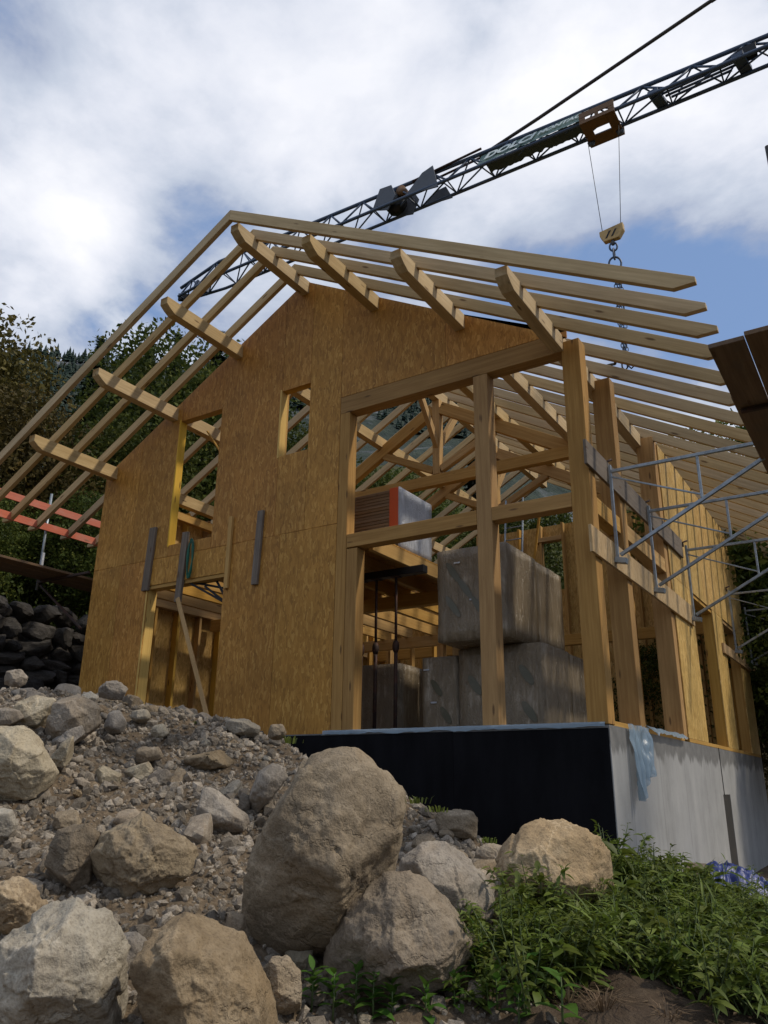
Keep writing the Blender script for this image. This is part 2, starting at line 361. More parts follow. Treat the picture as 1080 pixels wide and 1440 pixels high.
def mat_membrane():
    m, N, b, o = new_mat('black_membrane'); v, rn = local(N)
    n = N.noise(N.vmath('MULTIPLY', v, (1.5, 1, .4)), 3, 4).outputs[0]
    N.l.new(N.ramp(n, [(.3, (.006, .006, .007)), (.7, (.011, .011, .013))]), b.inputs['Base Color'])
    b.inputs['Roughness'].default_value = .8; b.inputs['Specular IOR Level'].default_value = .06
    bump(N, b, n, .2, .02); return m
M_MEMB = mat_membrane()
def mat_sheet(name, col, alpha, rough=.28):
    m, N, b, o = new_mat(name); v, rn = local(N)
    n = N.noise(N.vmath('MULTIPLY', v, (9, 9, 2.5)), 1.0, 5, .6, .8).outputs[0]
    N.l.new(N.mix(n, tuple(x*.8 for x in col), col), b.inputs['Base Color']); b.inputs['Roughness'].default_value = rough
    bump(N, b, n, .6, .02)
    if alpha < 1: b.inputs['Alpha'].default_value = alpha
    return m
M_BLUE = mat_sheet('blue_polythene', (.29, .40, .49), .68)
M_TARP = mat_sheet('blue_tarpaulin', (.03, .05, .20), 1, .42)
def mat_wrap(name, base, spec):
    m, N, b, o = new_mat(name); v, rn = local(N)
    n = N.noise(N.vmath('MULTIPLY', v, (1.2, 2.6, .7)), 2.4, 6, .62, 1.2).outputs[0]
    st = N.noise(N.vmath('MULTIPLY', v, (9, 14, 1.1)), 1.4, 5, .6, .5).outputs[0]
    c = N.ramp(N.math('ADD', N.math('MULTIPLY', n, .55), N.math('MULTIPLY', st, .45)), [(.36, tuple(x*.72 for x in base)), (.54, base), (.66, spec)])
    N.l.new(c, b.inputs['Base Color']); b.inputs['Roughness'].default_value = .24; b.inputs['Specular IOR Level'].default_value = .5
    wr = N.noise(N.vmath('MULTIPLY', v, (5, 5, 1.6)), 2.6, 4, .6, 2.5).outputs[0]; rg = N.math('ABSOLUTE', N.math('SUBTRACT', wr, .5))
    bump(N, b, N.math('ADD', N.math('MULTIPLY', rg, -2.2), N.math('MULTIPLY', st, .6)), .75, .025); return m
M_WRAP = mat_wrap('wrapped_insulation', (.245, .195, .13), (.42, .365, .285))
M_FILM = mat_wrap('white_film', (.52, .54, .58), (.74, .75, .78))
M_PRINT = paint('faded_green_print', (.10, .095, .06), .4, (.165, .14, .10), .8)
M_BANN = paint('green_banner', (.14, .22, .19), .6, (.10, .14, .13), .5)
M_BANND = paint('dark_green_banner', (.035, .055, .05), .6, (.05, .06, .06), .5)
M_LET = paint('pale_lettering', (.62, .68, .65), .6, (.4, .45, .43), .3)
M_LAYER = wood('board_edges', (.30, .23, .15), (.17, .12, .075), var=.1)
M_ORANGE = paint('orange_red_edge', (.60, .10, .03), .5, (.35, .07, .03), .3)
M_ROPE = paint('green_rope', (.02, .13, .085), .8)
M_STRAP = paint('black_webbing', (.02, .018, .018), .8)

def mat_soil():
    m, N, b, o = new_mat('rubble_soil'); tc = N.add('TexCoord'); v = tc.outputs['Object']
    n1 = N.noise(v, 1.1, 6, .6).outputs[0]; n2 = N.noise(v, 9, 6, .7).outputs[0]; n3 = N.noise(v, 55, 4, .65).outputs[0]
    c = N.ramp(N.math('ADD', N.math('MULTIPLY', n1, .45), N.math('MULTIPLY', n2, .55)), [(.33, (.085, .060, .038)), (.5, (.155, .117, .078)), (.68, (.24, .19, .132))])
    vo = N.add('TexVoronoi', {'Vector': v, 'Scale': 42.0}); pc = N.add('SeparateColor', {0: vo.outputs['Color']}).outputs[0]
    c = N.mix(.55, c, N.ramp(pc, [(0, (.5, .48, .46)), (.6, (.95, .93, .9)), (1, (1.55, 1.5, 1.42))]), 'MULTIPLY')
    # dark humus on the weedy side, grassy earth further off
    s = N.add('SeparateXYZ', {0: v})
    hum = N.add('MapRange', {0: N.math('ADD', s.outputs[0], N.math('MULTIPLY', N.math('SUBTRACT', n1, .5), 2.0)), 1: .2, 2: 1.0})
    c = N.mix(N.math('MULTIPLY', hum.outputs[0], .75), c, N.mix(n2, (.035, .024, .017), (.085, .06, .042)))
    far = N.add('MapRange', {0: N.vmath('LENGTH', v).outputs['Value'], 1: 14.0, 2: 22.0})
    c = N.mix(far.outputs[0], c, N.mix(n2, (.03, .035, .012), (.075, .075, .03)))
    N.l.new(c, b.inputs['Base Color']); b.inputs['Roughness'].default_value = .95; b.inputs['Specular IOR Level'].default_value = .15
    hg = N.math('ADD', N.math('MULTIPLY', n2, .6), N.math('MULTIPLY', n3, .4)); bump(N, b, hg, .8, .05); return m
M_SOIL = mat_soil()
def mat_hill():
    m, N, b, o = new_mat('forested_hillside'); tc = N.add('TexCoord'); v = tc.outputs['Object']
    n1 = N.noise(v, .05, 6, .65).outputs[0]; n2 = N.noise(v, .5, 6, .7).outputs[0]
    c = N.ramp(n2, [(.3, (.010, .022, .016)), (.55, (.028, .045, .030)), (.75, (.06, .075, .045))])
    rk = N.ramp(N.noise(v, .35, 6, .7).outputs[0], [(.3, (.08, .09, .10)), (.6, (.20, .21, .23)), (.8, (.33, .33, .34))])  # bluish grey rock, the haze of distance put into its colour
    c = N.mix(N.add('MapRange', {0: n1, 1: .52, 2: .60}).outputs[0], c, rk)
    N.l.new(c, b.inputs['Base Color']); b.inputs['Roughness'].default_value = 1.0
    bump(N, b, n2, 1.0, 1.5); return m
M_HILL = mat_hill()

# ------------------------------------------------------------------ terrain
LX = -9.4703; ZR = 7.6259; SL = .5654; XR = LX/2; ZA = 7.7805
ctrl = []
for (x, y, t) in [(0, 1440, 4.3), (200, 1440, 4.0), (450, 1440, 4.2), (650, 1440, 4.3), (900, 1440, 4.1), (1080, 1440, 4.3), (540, 1600, 3.3), (0, 1600, 3.3), (1080, 1600, 3.3),
                  (0, 1300, 5.2), (150, 1300, 5.2), (300, 1310, 5.0), (450, 1330, 5.0), (640, 1330, 5.1), (780, 1370, 4.9), (900, 1380, 5.0), (1080, 1385, 5.2),
                  (0, 1180, 6.4), (150, 1180, 6.6), (300, 1180, 6.8), (450, 1200, 6.8), (600, 1210, 6.6), (690, 1245, 6.5),
                  (0, 1080, 7.6), (150, 1080, 8.4), (300, 1090, 8.6), (430, 1110, 8.3),
                  (10, 985, 9.3), (100, 985, 11.0), (150, 985, 11.5), (220, 1003, 11.2), (300, 1016, 10.8), (360, 1030, 10.2), (430, 1060, 9.7), (570, 1132, 8.5), (640, 1163, 8.1), (712, 1200, 7.7),
                  (800, 1280, 7.0), (880, 1255, 7.3), (960, 1285, 7.2), (1080, 1315, 7.4), (1080, 1290, 8.6)]:
    ctrl.append(tuple(at(x, y, t)))
ctrl += [(-9, -.3, .22), (-7.5, -.3, .2), (-6, -.3, .02), (-4.8, -.3, -.4), (-3.6, -.3, -1.1), (-2.5, -.3, -1.7), (-1, -.3, -2.05), (.4, -.2, -2.1), (.5, 3, -2.1), (.5, 7, -2.15), (.5, 11, -2.1),
         (3.5, 2, -2.15), (3.5, 7, -2.1), (5, -3, -2.1), (-11, .5, .1), (-11, 4, .3), (-11, 8, .6), (-11, 11, .8), (-14, 2, .5), (-14, -4, .1), (-11, -3, .15), (-10, -7, -1.2), (-5, -9, -2.2), (0, -10, -2.25), (5, -9, -2.3), (3, -11, -2.3), (8, -9, -2.3), (-5, 12, -1), (8, 10, -2.1), (8, 0, -2.1), (-15, 10, 1.2)]
CP = np.array(ctrl)
def _phi(r): return r*r*np.log(r+1e-6)
_n = len(CP); _d = np.hypot(CP[:, None, 0]-CP[None, :, 0], CP[:, None, 1]-CP[None, :, 1])
_A = np.zeros((_n+3, _n+3)); _A[:_n, :_n] = _phi(_d)+np.eye(_n)*.25; _A[:_n, _n] = 1; _A[:_n, _n+1:] = CP[:, :2]; _A[_n, :_n] = 1; _A[_n+1:, :_n] = CP[:, :2].T
_w = np.linalg.solve(_A, np.concatenate([CP[:, 2], np.zeros(3)]))
def tps(X, Y):
    r = np.hypot(X[..., None]-CP[:, 0], Y[..., None]-CP[:, 1])
    return (_phi(r)*_w[:_n]).sum(-1)+_w[_n]+_w[_n+1]*X+_w[_n+2]*Y
def far_h(X, Y):
    """hillside: rises behind and to the left of the plot"""
    dx, dy = X-CAM.x, Y-CAM.y
    d = np.hypot(dx, dy); az = np.degrees(np.arctan2(dx, dy))
    e = np.interp(az, [-180, -120, -75, -62, -56, -48, -38, -28, -18, -8, 2, 20, 60, 120, 180], [2, 10, 25, 26.5, 27.2, 28.3, 29, 28, 23, 17.5, 13, 9, 6, 3, 2])
    base = np.clip((d-22)/(130-22), 0, 1)
    return -1.0+base*(130*np.tan(np.radians(e))+1.0)-np.clip(d-130, 0, None)*.05
def ground_h(X, Y):
    X = np.asarray(X, float); Y = np.asarray(Y, float)
    xc = np.clip(X, -15, 8); yc = np.clip(Y, -11, 12)
    h = tps(xc, yc)
    out = np.hypot(X-xc, Y-yc)
    k = np.clip(out/12, 0, 1); k = k*k*(3-2*k)
    h = h*(1-k)+far_h(X, Y)*k
    inside = (X > LX+.02) & (X < -.03) & (Y > .06) & (Y < 10.6)
    return np.where(inside, np.minimum(h, -2.35), h)
def gz(x, y): return float(ground_h(np.array([x]), np.array([y]))[0])
def ground_hit(px, py):
    d = ray(px, py); t = np.arange(3, 16, .02); P = np.array(CAM)[None]+np.array(d)[None]*t[:, None]
    h = ground_h(P[:, 0], P[:, 1]); i = np.argmax(P[:, 2] < h)
    return Vector(P[i]), t[i]
def build_ground():
    def axis(lo, hi, step, ends):
        a = list(np.arange(lo, hi, step)); s = step; x = hi
        while x < ends[1]: a.append(x); s *= 1.22; x += s
        a.append(ends[1]); s = step; x = lo-step; b = []
        while x > ends[0]: b.append(x); s *= 1.22; x -= s
        b.append(ends[0]); return np.array(b[::-1]+a)
    xs = axis(-11, 4.5, .06, (-900, 900)); ys = axis(-7.5, .6, .06, (-900, 900))
    X, Y = np.meshgrid(xs, ys); Z = ground_h(X, Y)
    near = np.clip(1-(np.hypot(X+3, Y+3)-9)/4, 0, 1)
    V = np.stack([X, Y, Z], -1).reshape(-1, 3); nr = near.reshape(-1)
    for i in range(len(V)):
        if nr[i] > 0:
            p = Vector((V[i, 0], V[i, 1], 0))
            V[i, 2] += nr[i]*(.11*noise.fractal(p*1.3, 1.0, 2.0, 3)+.045*noise.fractal(p*5, .8, 2.0, 3))
        elif V[i, 0]**2+V[i, 1]**2 > 900:
            p = Vector((V[i, 0], V[i, 1], 0)); V[i, 2] += 2.2*noise.fractal(p*.06, 1.0, 2.0, 4)
    nx = len(xs); ny = len(ys); idx = np.arange(nx*ny).reshape(ny, nx)
    F = np.stack([idx[:-1, :-1], idx[:-1, 1:], idx[1:, 1:], idx[1:, :-1]], -1).reshape(-1, 4)
    me = mesh_of('ground', V.tolist(), F.tolist(), M_SOIL, True); me.materials.append(M_HILL)
    mi = np.zeros(len(F), int); cx = V[F].mean(1); mi[(np.hypot(cx[:, 0], cx[:, 1]) > 45)] = 1
    me.polygons.foreach_set('material_index', mi.tolist())
    o = ob('ground', me); tag(o, 'stony brown ground rising from the yard to the forested hillside', None, kind='structure')
build_ground()

# ------------------------------------------------------------------ the house
H = thing('timber_house', 'timber frame house under construction with open rafters on a concrete basement', 'house', (0, 0, 0))
def zroof(x): return ZR-SL*abs(x-XR)
# foundation
V, Fc = prism([(LX, -2.6), (0, -2.6), (0, -.01), (LX, -.01)], 0.25, 'Y', .002)
solid('front_basement_wall', V, Fc, M_CONC, H)
def right_wall():
    # one wall with a tall narrow slot left in it
    bm = bmesh.new(); y0, ya, yb, y1 = .252, 5.97, 6.58, 10.69; zt, zs, zb = -.01, -.76, -2.6
    for (a, b, c, d) in [(y0, ya, zb, zt), (ya, yb, zs, zt), (yb, y1, zb, zt)]:
        pass
    poly = [(y0, zb), (ya, zb), (ya, zs), (yb, zs), (yb, zb), (y1, zb), (y1, zt), (y0, zt)]
    V, Fc = prism(poly, .25, 'X', -.25); o = solid('side_basement_wall', V, Fc, M_CONC, H); bm.free()
    V, Fc = prism([(ya+.003, zb), (yb-.003, zb), (yb-.003, zs-.003), (ya+.003, zs-.003)], .04, 'X', -.046)
    solid('slot_shade_panel', V, Fc, paint('slot_shade_dark', (.03, .028, .025), .8), o)  # near-black panel stands in for the shade inside the open slot
    tube('cable', [(.008, 6.02, .0), (.008, 6.03, -.4), (.008, 6.04, -.77)], .006, M_STRAP, o, 5)
right_wall()
box('rear_basement_wall', LX, -.252, 10.44, 10.69, -2.6, -.01, M_CONC, H, 0)
box('left_basement_wall', LX, LX+.25, .254, 10.438, -2.6, -.012, M_CONC, H, 0)
for i, (a, b) in enumerate([(-6.6, -4.05), (-4.15, -1.98), (-2.08, -.012)]):
    V, Fc = prism([(a, -2.6), (b, -2.6), (b, -.035-.004*i), (a, -.035-.006*i)], .008, 'Y', -.008-.0045*(i % 2)); solid('waterproof_membrane', V, Fc, M_MEMB, H)
box('floor_slab', LX+.26, -.26, .26, 10.43, -.2, -.015, M_CONC, H, 0)

ZJ = 3.03
# OSB cladding of the gable, sheet by sheet
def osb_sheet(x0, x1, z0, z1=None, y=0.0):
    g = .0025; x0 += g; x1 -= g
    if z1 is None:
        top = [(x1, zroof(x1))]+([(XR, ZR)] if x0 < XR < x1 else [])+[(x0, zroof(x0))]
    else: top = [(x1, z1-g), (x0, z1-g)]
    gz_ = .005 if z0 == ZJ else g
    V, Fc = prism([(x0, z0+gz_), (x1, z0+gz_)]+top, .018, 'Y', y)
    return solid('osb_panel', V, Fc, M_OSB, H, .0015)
for a, b in [(LX, -8.7), (-8.7, -7.92), (-6.13, -5.0), (-5.0, -3.89)]: osb_sheet(a, b, -.02, ZJ)
osb_sheet(-7.92, -6.13, 2.56, ZJ)
osb_sheet(LX, -8.5, ZJ); osb_sheet(-8.5, -7.52, ZJ); osb_sheet(-7.52, -6.5, ZJ, 3.24); osb_sheet(-7.52, -6.5, 5.62)
osb_sheet(-6.5, -5.12, ZJ); osb_sheet(-5.12, -4.52, ZJ, 4.39); osb_sheet(-5.12, -4.52, 5.58); osb_sheet(-4.52, -3.89, ZJ)
osb_sheet(-3.89, -2.0, 5.135); osb_sheet(-2.0, -.16, 5.135)
# framing behind the cladding
def stud(name, x0, x1, z0, z1, mat=M_STUD, y0=.022, y1=.20): return box(name, x0, x1, y0, y1, z0, z1, mat, H, .003)
for x in (-9.42, -8.75, -8.02): stud('stud', x, x+.06, 0, min(zroof(x), zroof(x+.06))-.02)
for x in (-6.10, -5.6, -5.19, -4.50): stud('stud', x, x+.06, 0, min(zroof(x), zroof(x+.06))-.02)
for x in (-3.6, -3.0, -2.4, -1.8, -1.2, -.6): stud('stud', x, x+.06, 5.16, min(zroof(x), zroof(x+.06))-.02)
stud('sole_plate', LX+.05, -7.94, .0, .06); stud('sole_plate', -6.02, -3.95, .0, .06)
# yellow window and door linings
def lining(x0, x1, z0, z1, sill=True, y0=.001, y1=.145, t=.03):
    box('window_lining', x0-.001-t, x0-.001, y0-.012, y1, z0-t, z1+t, M_YEL, H, .002)
    box('window_lining', x1+.001, x1+.001+t, y0+.02, y1, z0-t, z1+t, M_YEL, H, .002)
    box('window_lining', x0, x1, y0+.02, y1, z1+.001, z1+.001+t, M_STUD, H, .002)
    if sill: box('window_lining', x0, x1, y0+.02, y1, z0-.001-t, z0-.001, M_STUD, H, .002)
lining(-7.52, -6.5, 3.24, 5.62); lining(-5.12, -4.52, 4.39, 5.58)
box('door_lining', -7.955, -7.924, -.012, .21, .0, 2.56, M_YEL, H, .002); box('door_lining', -6.125, -6.09, .02, .21, 0, 2.56, M_STUD, H, .002)
box('door_lintel', -7.92, -6.13, .02, .21, 2.50, 2.62, M_BEAM, H, .002)
# posts and beams of the big corner opening
post('corner_post', -.25, -.002, .0, .24, .0, 4.985, M_POST, H)
post('centre_post', -1.57, -1.35, .0, .22, .0, 4.84, M_POST, H)
post('jamb_post', -3.885, -3.705, -.004, .2, .0, 4.84, M_POST, H)
post('trimmer_post', -3.70, -3.51, .001, .2, .0, 2.60, M_POST, H)
box('header_beam', -3.885, -.252, -.004, .22, 4.842, 5.13, M_POST, H)
box('floor_beam', -3.70, -1.572, -.002, .2, 2.62, 2.825, M_POST, H); box('floor_beam', -1.348, -.252, -.002, .2, 2.64, 2.83, M_POST, H)
box('sole_plate', -3.5, -.26, .03, .2, -.01, .02, M_BEAM, H)
# right-hand eaves wall
post('wall_post', -.27, -.002, 1.30, 1.52, .02, 5.0, M_POST, H)
post('wall_post', -.30, -.022, 3.70, 3.92, .02, 5.0, M_POST, H)
box('wall_rail', -.2, -.03, .242, 1.298, 2.60, 2.83, M_BEAM, H); box('wall_rail', -.2, -.03, 1.522, 3.698, 2.60, 2.83, M_BEAM, H)
box('sole_plate', -.2, -.02, .25, 3.69, -.008, .05, M_STUD, H); box('sole_plate', -.2, .0, 3.93, 10.68, -.008, .05, M_STUD, H)
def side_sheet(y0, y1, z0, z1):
    g = .002; V, Fc = prism([(y0+g, z0+g), (y1-g, z0+g), (y1-g, z1-g), (y0+g, z1-g)], .018, 'X', -.018); return solid('osb_panel', V, Fc, M_OSB_LIT, H, .0015)
side_sheet(3.9, 5.3, .05, 2.62); side_sheet(7.05, 8.05, .05, 2.62); side_sheet(9.6, 10.69, .05, 2.62)
for a, b in [(3.9, 5.15), (5.15, 6.4), (6.4, 7.65), (7.65, 8.9), (8.9, 10.15), (10.15, 10.69)]: side_sheet(a, b, 2.62, 4.92)
for y in [3.93, 5.22, 7.06, 7.95, 9.62, 10.6]: box('stud', -.2, -.02, y, y+.07, .06, 4.9, M_STUD, H, .003)
for y in [5.8, 6.4, 8.5, 9.1]: box('stud', -.2, -.02, y, y+.06, 2.7, 4.9, M_STUD, H, .003)
for a, b in [(5.3, 7.05), (8.05, 9.6)]: box('door_lintel', -.2, -.021, a-.01, b+.01, 2.55, 2.68, M_BEAM, H)
# left eaves wall and rear gable, seen from inside
def wall_sheet_left(y0, y1, z0, z1):
    g = .002; V, Fc = prism([(y0+g, z0+g), (y1-g, z0+g), (y1-g, z1-g), (y0+g, z1-g)], .018, 'X', LX+.001); return solid('osb_panel', V, Fc, M_OSB_LIT, H)  # lighter sheet tone paints in the glow seen through the doorway
for i in range(8):
    a, b = .03+i*1.33, .03+(i+1)*1.33
    wall_sheet_left(a, min(b, 10.66), 0, 2.9); wall_sheet_left(a, min(b, 10.66), 2.9, 4.78)
for i in range(18): box('stud', LX+.021, LX+.17, .22+i*.6, .28+i*.6, .0, 4.75, M_YEL if i in (1, 3, 5) else M_STUD, H, .003)  # a few studs coloured yellow to imitate the golden light indoors
box('wall_plate', LX+.03, LX+.2, .22, 10.6, 2.62, 2.82, M_BEAM, H); box('wall_plate', LX+.172, LX+.3, .24, 10.6, 4.48, 4.64, M_BEAM, H)
def rear_sheet(x0, x1, z0, z1=None):
    g = .002; x0 += g; x1 -= g
    top = [(x1, z1), (x0, z1)] if z1 is not None else [(x1, zroof(x1))]+([(XR, ZR)] if x0 < XR < x1 else [])+[(x0, zroof(x0))]
    V, Fc = prism([(x0, z0), (x1, z0)]+top, .018, 'Y', 10.67); return solid('osb_panel', V, Fc, M_OSB_LIT, H)
for a, b in [(LX, -8), (-8, -6.6), (-6.6, -5.2), (-5.2, -3.9), (-3.9, -2.6), (-2.6, -1.3), (-1.3, -.03)]:
    if a == -3.9: rear_sheet(a, b, 0.9, 2.9); continue
    rear_sheet(a, b, 0, 2.9)
rear_sheet(LX, -8, 2.9, 4.9)
for a, b in [(-8, -6.6), (-6.6, -5.2), (-3.9, -2.6), (-2.6, -1.3), (-1.3, -.03)]: rear_sheet(a, b, 2.9, 6.1 if -7 < a < -2 else 5.0)
rear_sheet(-5.2, -4.85, 2.9, 6.1); rear_sheet(-4.2, -3.9, 2.9, 6.1); rear_sheet(-4.85, -4.2, 2.9, 4.3); rear_sheet(-4.85, -4.2, 5.62, 6.1)
for i in range(15):
    x = -9.2+i*.63; box('stud', x, x+.06, 10.50, 10.668, 0, min(6.1, zroof(x)-.35), M_STUD, H, .003)
for a, b in [(5.62, 5.74)]: box('window_lining', -4.9, -4.15, 10.48, 10.665, a, b, M_BEAM, H)
box('tie_beam', LX+.2, -.3, 10.3, 10.48, 6.1, 6.32, M_BEAM, H) if False else None
# purlins
def purlin(xc, w=.16, h=.24, y1=11.0):
    zt = ZA-SL*abs(xc-XR)-.16/math.cos(math.atan(SL)); zb = zt-h; yt = -1.80
    poly = [(yt, zt), (yt, zt-.125), (yt+.09, zt-.19), (yt+.19, zb), (y1, zb), (y1, zt)]
    V, Fc = prism([(p[0]-y1, p[1]-zt) for p in poly], w, 'Y', -w/2)     # local X along the purlin
    bm_o = solid('purlin', V, Fc, M_RAFT, H, .004)
    bm_o.matrix_local = Matrix.Translation((xc, y1, zt)) @ Matrix.Rotation(R(90), 4, 'Z')
    return bm_o
for xc in (XR, -3.28, -1.76, -.30, -6.19, -7.71, -9.24): purlin(xc)
# rafters
TH = math.atan(SL); cT, sT = math.cos(TH), math.sin(TH)
Lr = (1.80-XR)/cT; zt_ = -Lr*sT-.06
rp = [(0, 0), (Lr, 0), (Lr+.06*sT, -.06*cT), ((-zt_-.16*cT)/sT, -.16), (.16*math.tan(TH), -.16)]
V, Fc = prism(rp, .076, 'Y', -.038)
_tmp = solid('rafter', V, Fc, M_RAFT, H, .003); RAFTER = _tmp.data
bpy.data.objects.remove(_tmp)
RY = [-1.887, -1.36, -.86, -.30, .44, 1.10, 1.78, 2.46]
while RY[-1] < 10.9: RY.append(RY[-1]+.665)
for k, y in enumerate(RY):
    if k > 3: y += rnd.uniform(-.012, .012)
    for side in (0, 1):
        dr = rnd.uniform(-.03, .03) if k else 0
        M = Matrix.Translation((XR+(.0015 if side == 0 else -.0015), y+(.0 if side == 0 else .002), ZA)) @ (Matrix.Rotation(math.pi, 4, 'Z') if side else Matrix()) @ Matrix.Rotation(TH, 4, 'Y') @ Matrix.Translation((dr*.0, 0, 0))
        o = ob('rafter', RAFTER, H, M)
        o.scale = (1+dr*.12, 1, 1)
# king-post trusses
def truss(y):
    yo = y
    zt = 5.60; x0, x1 = -1.75, 2*XR+1.75
    beam('tie_beam', (x1, yo, zt-.12), (x0, yo, zt-.12), .16, .24, M_BEAM, H)
    beam('king_post', (XR, yo+.004, zt+.005), (XR, yo+.004, 7.37), .17, .17, M_BEAM, H)
    for s in (1, -1):
        a = Vector((XR+s*.10, yo+.002, 7.16)); b = Vector((XR+s*2.9, yo+.002, 7.16-2.8*SL))
        beam('principal_rafter', a, b, .15, .26, M_BEAM, H)
        beam('strut', (XR+s*.09, yo+.001, 5.72), (XR+s*1.35, yo+.001, 6.32), .13, .15, M_BEAM, H)
        beam('ridge_brace', (XR, yo-.02 if s < 0 else yo+.02, 6.25), (XR, yo-s*-.85, 7.32), .10, .15, M_BEAM, H)
truss(4.72); truss(7.65)
for y in (4.72, 7.65):
    for x in (-1.72, 2*XR+1.72): box('purlin_post', x-.08, x+.08, y-.08, y+.08, 0.0, 5.36, M_BEAM, H)
box('wall_post', -.30, -.12, 7.55, 7.75, .05, 4.8, M_BEAM, H)
# upper floor: joists and deck on the left part only
for x in [-3.43, -4.1, -4.75, -5.4, -6.05, -6.7, -7.35, -8.0, -8.65]: box('floor_joist', x-.04, x+.04, .24, 6.9, 2.60, 2.82, M_STUD, H)
for y in (2.9, 6.7): box('floor_beam', LX+.2, -3.3, y, y+.16, 2.36, 2.595, M_BEAM, H)
for i in range(10):
    y = .25+i*.66; box('floor_board', -5.45, -3.39, y, y+.655, 2.822, 2.845, M_OSB, H, .001) if y < 3.2 else None
box('floor_beam', LX+.25, -.25, 8.9, 9.06, 2.5, 2.75, M_BEAM, H)
box('interior_post', -3.5, -3.34, 2.9, 3.06, 0, 2.355, M_BEAM, H); box('interior_post', -5.9, -5.74, 6.7, 6.86, 0, 2.355, M_BEAM, H)
for i in range(6): box('stud', -8.6+i*.6, -8.54+i*.6, 7.0, 7.14, 0, 2.5, M_STUD, H)

# ------------------------------------------------------------------ goods inside the house
def wobble_box(name, x0, x1, y0, y1, z0, z1, mat, parent, seed, amp=.012, n=9):
    bm = bmesh.new(); bmesh.ops.create_cube(bm, size=1)
    bmesh.ops.bevel(bm, geom=bm.edges[:], offset=.012, segments=2, affect='EDGES')
    bmesh.ops.subdivide_edges(bm, edges=[e for e in bm.edges if e.calc_length() > .5], cuts=n, use_grid_fill=True)
    for v in bm.verts:
        v.co = Vector((x0+(v.co.x+.5)*(x1-x0), y0+(v.co.y+.5)*(y1-y0), z0+(v.co.z+.5)*(z1-z0)))
        nv = noise.noise_vector(v.co*3.1+Vector((seed*7, 0, 0)))*amp; nv.z *= .4
        if v.co.z < z0+.02: nv.z = 0
        v.co += nv
    me = bpy.data.meshes.new(name); bm.to_mesh(me); bm.free(); me.materials.append(mat); me.polygons.foreach_set('use_smooth', [True]*len(me.polygons))
    return ob(name, me, parent)
def pack(label, x0, x1, y0, y1, z0, z1, seed, prints=(), lean=0, seam=True):
    t = thing('insulation_pack', label, 'insulation pack', ((x0+x1)/2, (y0+y1)/2, z0), 0, 'plastic wrapped insulation packs on the ground floor')
    cx, cy = (x0+x1)/2, (y0+y1)/2; ym = (y0+y1)/2
    if seam:
        wobble_box('bale', x0-cx, x1-cx, y0-cy, ym-cy-.006, 0, z1-z0, M_WRAP, t, seed); wobble_box('bale', x0-cx+.01, x1-cx-.012, ym-cy+.006, y1-cy, 0, z1-z0-.02, M_WRAP, t, seed+1)
    else: wobble_box('bale', x0-cx, x1-cx, y0-cy, y1-cy, 0, z1-z0, M_WRAP, t, seed)
    for pi, (px, pz, sx, sz, an) in enumerate(prints):
        pts = [(math.cos(2*math.pi*k/14)*sx, math.sin(2*math.pi*k/14)*sz) for k in range(14)]
        ca, sa = math.cos(an), math.sin(an)
        poly = [(px+a*ca-b*sa, pz+a*sa+b*ca) for a, b in pts]
        V, Fc = prism(poly, .004, 'Y', y0-cy-.017-.0015*pi); solid('printed_mark', V, Fc, M_PRINT, t)
    if prints:
        for (lx, lz) in ((-.22, (z1-z0)*.84), (.02 if x1-x0 > 1 else -.1, (z1-z0)*.42)):
            box('white_mark', lx-.05, lx+.05, y0-cy-.021, y0-cy-.013, lz-.012, lz+.012, M_FILM, t, .001)  # small flat white mark on the front of the pack
    t.rotation_euler = (0, 0, lean); return t
pr5 = lambda: [(rnd.uniform(-.45, .45), z, .05, .17, .6) for z in (.35, .8)]
pack('upper plastic wrapped insulation pack stacked on another behind the centre post', -2.68, -1.56, .9, 3.1, 1.27, 2.63, 3, [(-.3, .5, .05, .2, .6), (-.1, .75, .05, .2, .6), (-.28, 1.0, .05, .2, .6), (.12, .45, .05, .2, .6)])
pack('lower plastic wrapped insulation pack carrying the one behind the centre post', -2.60, -1.27, 1.38, 3.5, 0, 1.24, 5, [(.4, .8, .06, .17, .6), (.42, .3, .06, .17, .6), (-.1, .35, .06, .17, .6), (-.4, .7, .06, .17, .6)])
pack('narrow plastic wrapped insulation pack left of the stacked pair', -3.24, -2.64, 1.42, 2.5, 0, 1.16, 8, [(-.05, .7, .05, .15, .6), (.1, .3, .05, .15, .6)], seam=False)
pack('insulation pack standing furthest left behind the steel props', -5.2, -4.02, 2.0, 3.2, 0, 1.22, 11, [], .06, False)
def board_stack():
    t = thing('board_stack', 'stack of boards with red corners and white film on the upper floor', 'board stack', (-4.1, 1.65, 2.845))
    y0, y1, x0, x1 = -.53, .5, -.75, .6
    for x in (-.6, 0, .5): box('bearer', x-.05, x+.05, y0+.02, y1-.02, 0, .22, M_OLD, t)
    for i in range(15):
        z = .225+i*.055; dx = rnd.uniform(-.012, .012)
        box('board', x0+dx, x1-.01+dx*.3, y0+rnd.uniform(0, .012), y1, z, z+.049, M_LAYER, t, .004)
    for (a, b, z0, z1) in [(x1-.16, x1+.004, .22, 1.06), (x0-.01, x0+.16, .22, .62), (x0-.01, x0+.12, .85, 1.06)]:
        box('corner_guard', a, b, y0-.016, y0-.003, z0, z1, M_ORANGE, t, .002)
    wobble_box('film', x1+.004, x1+.022, y0-.01, y1+.02, .02, 1.07, M_FILM, t, 21, .006)
board_stack()
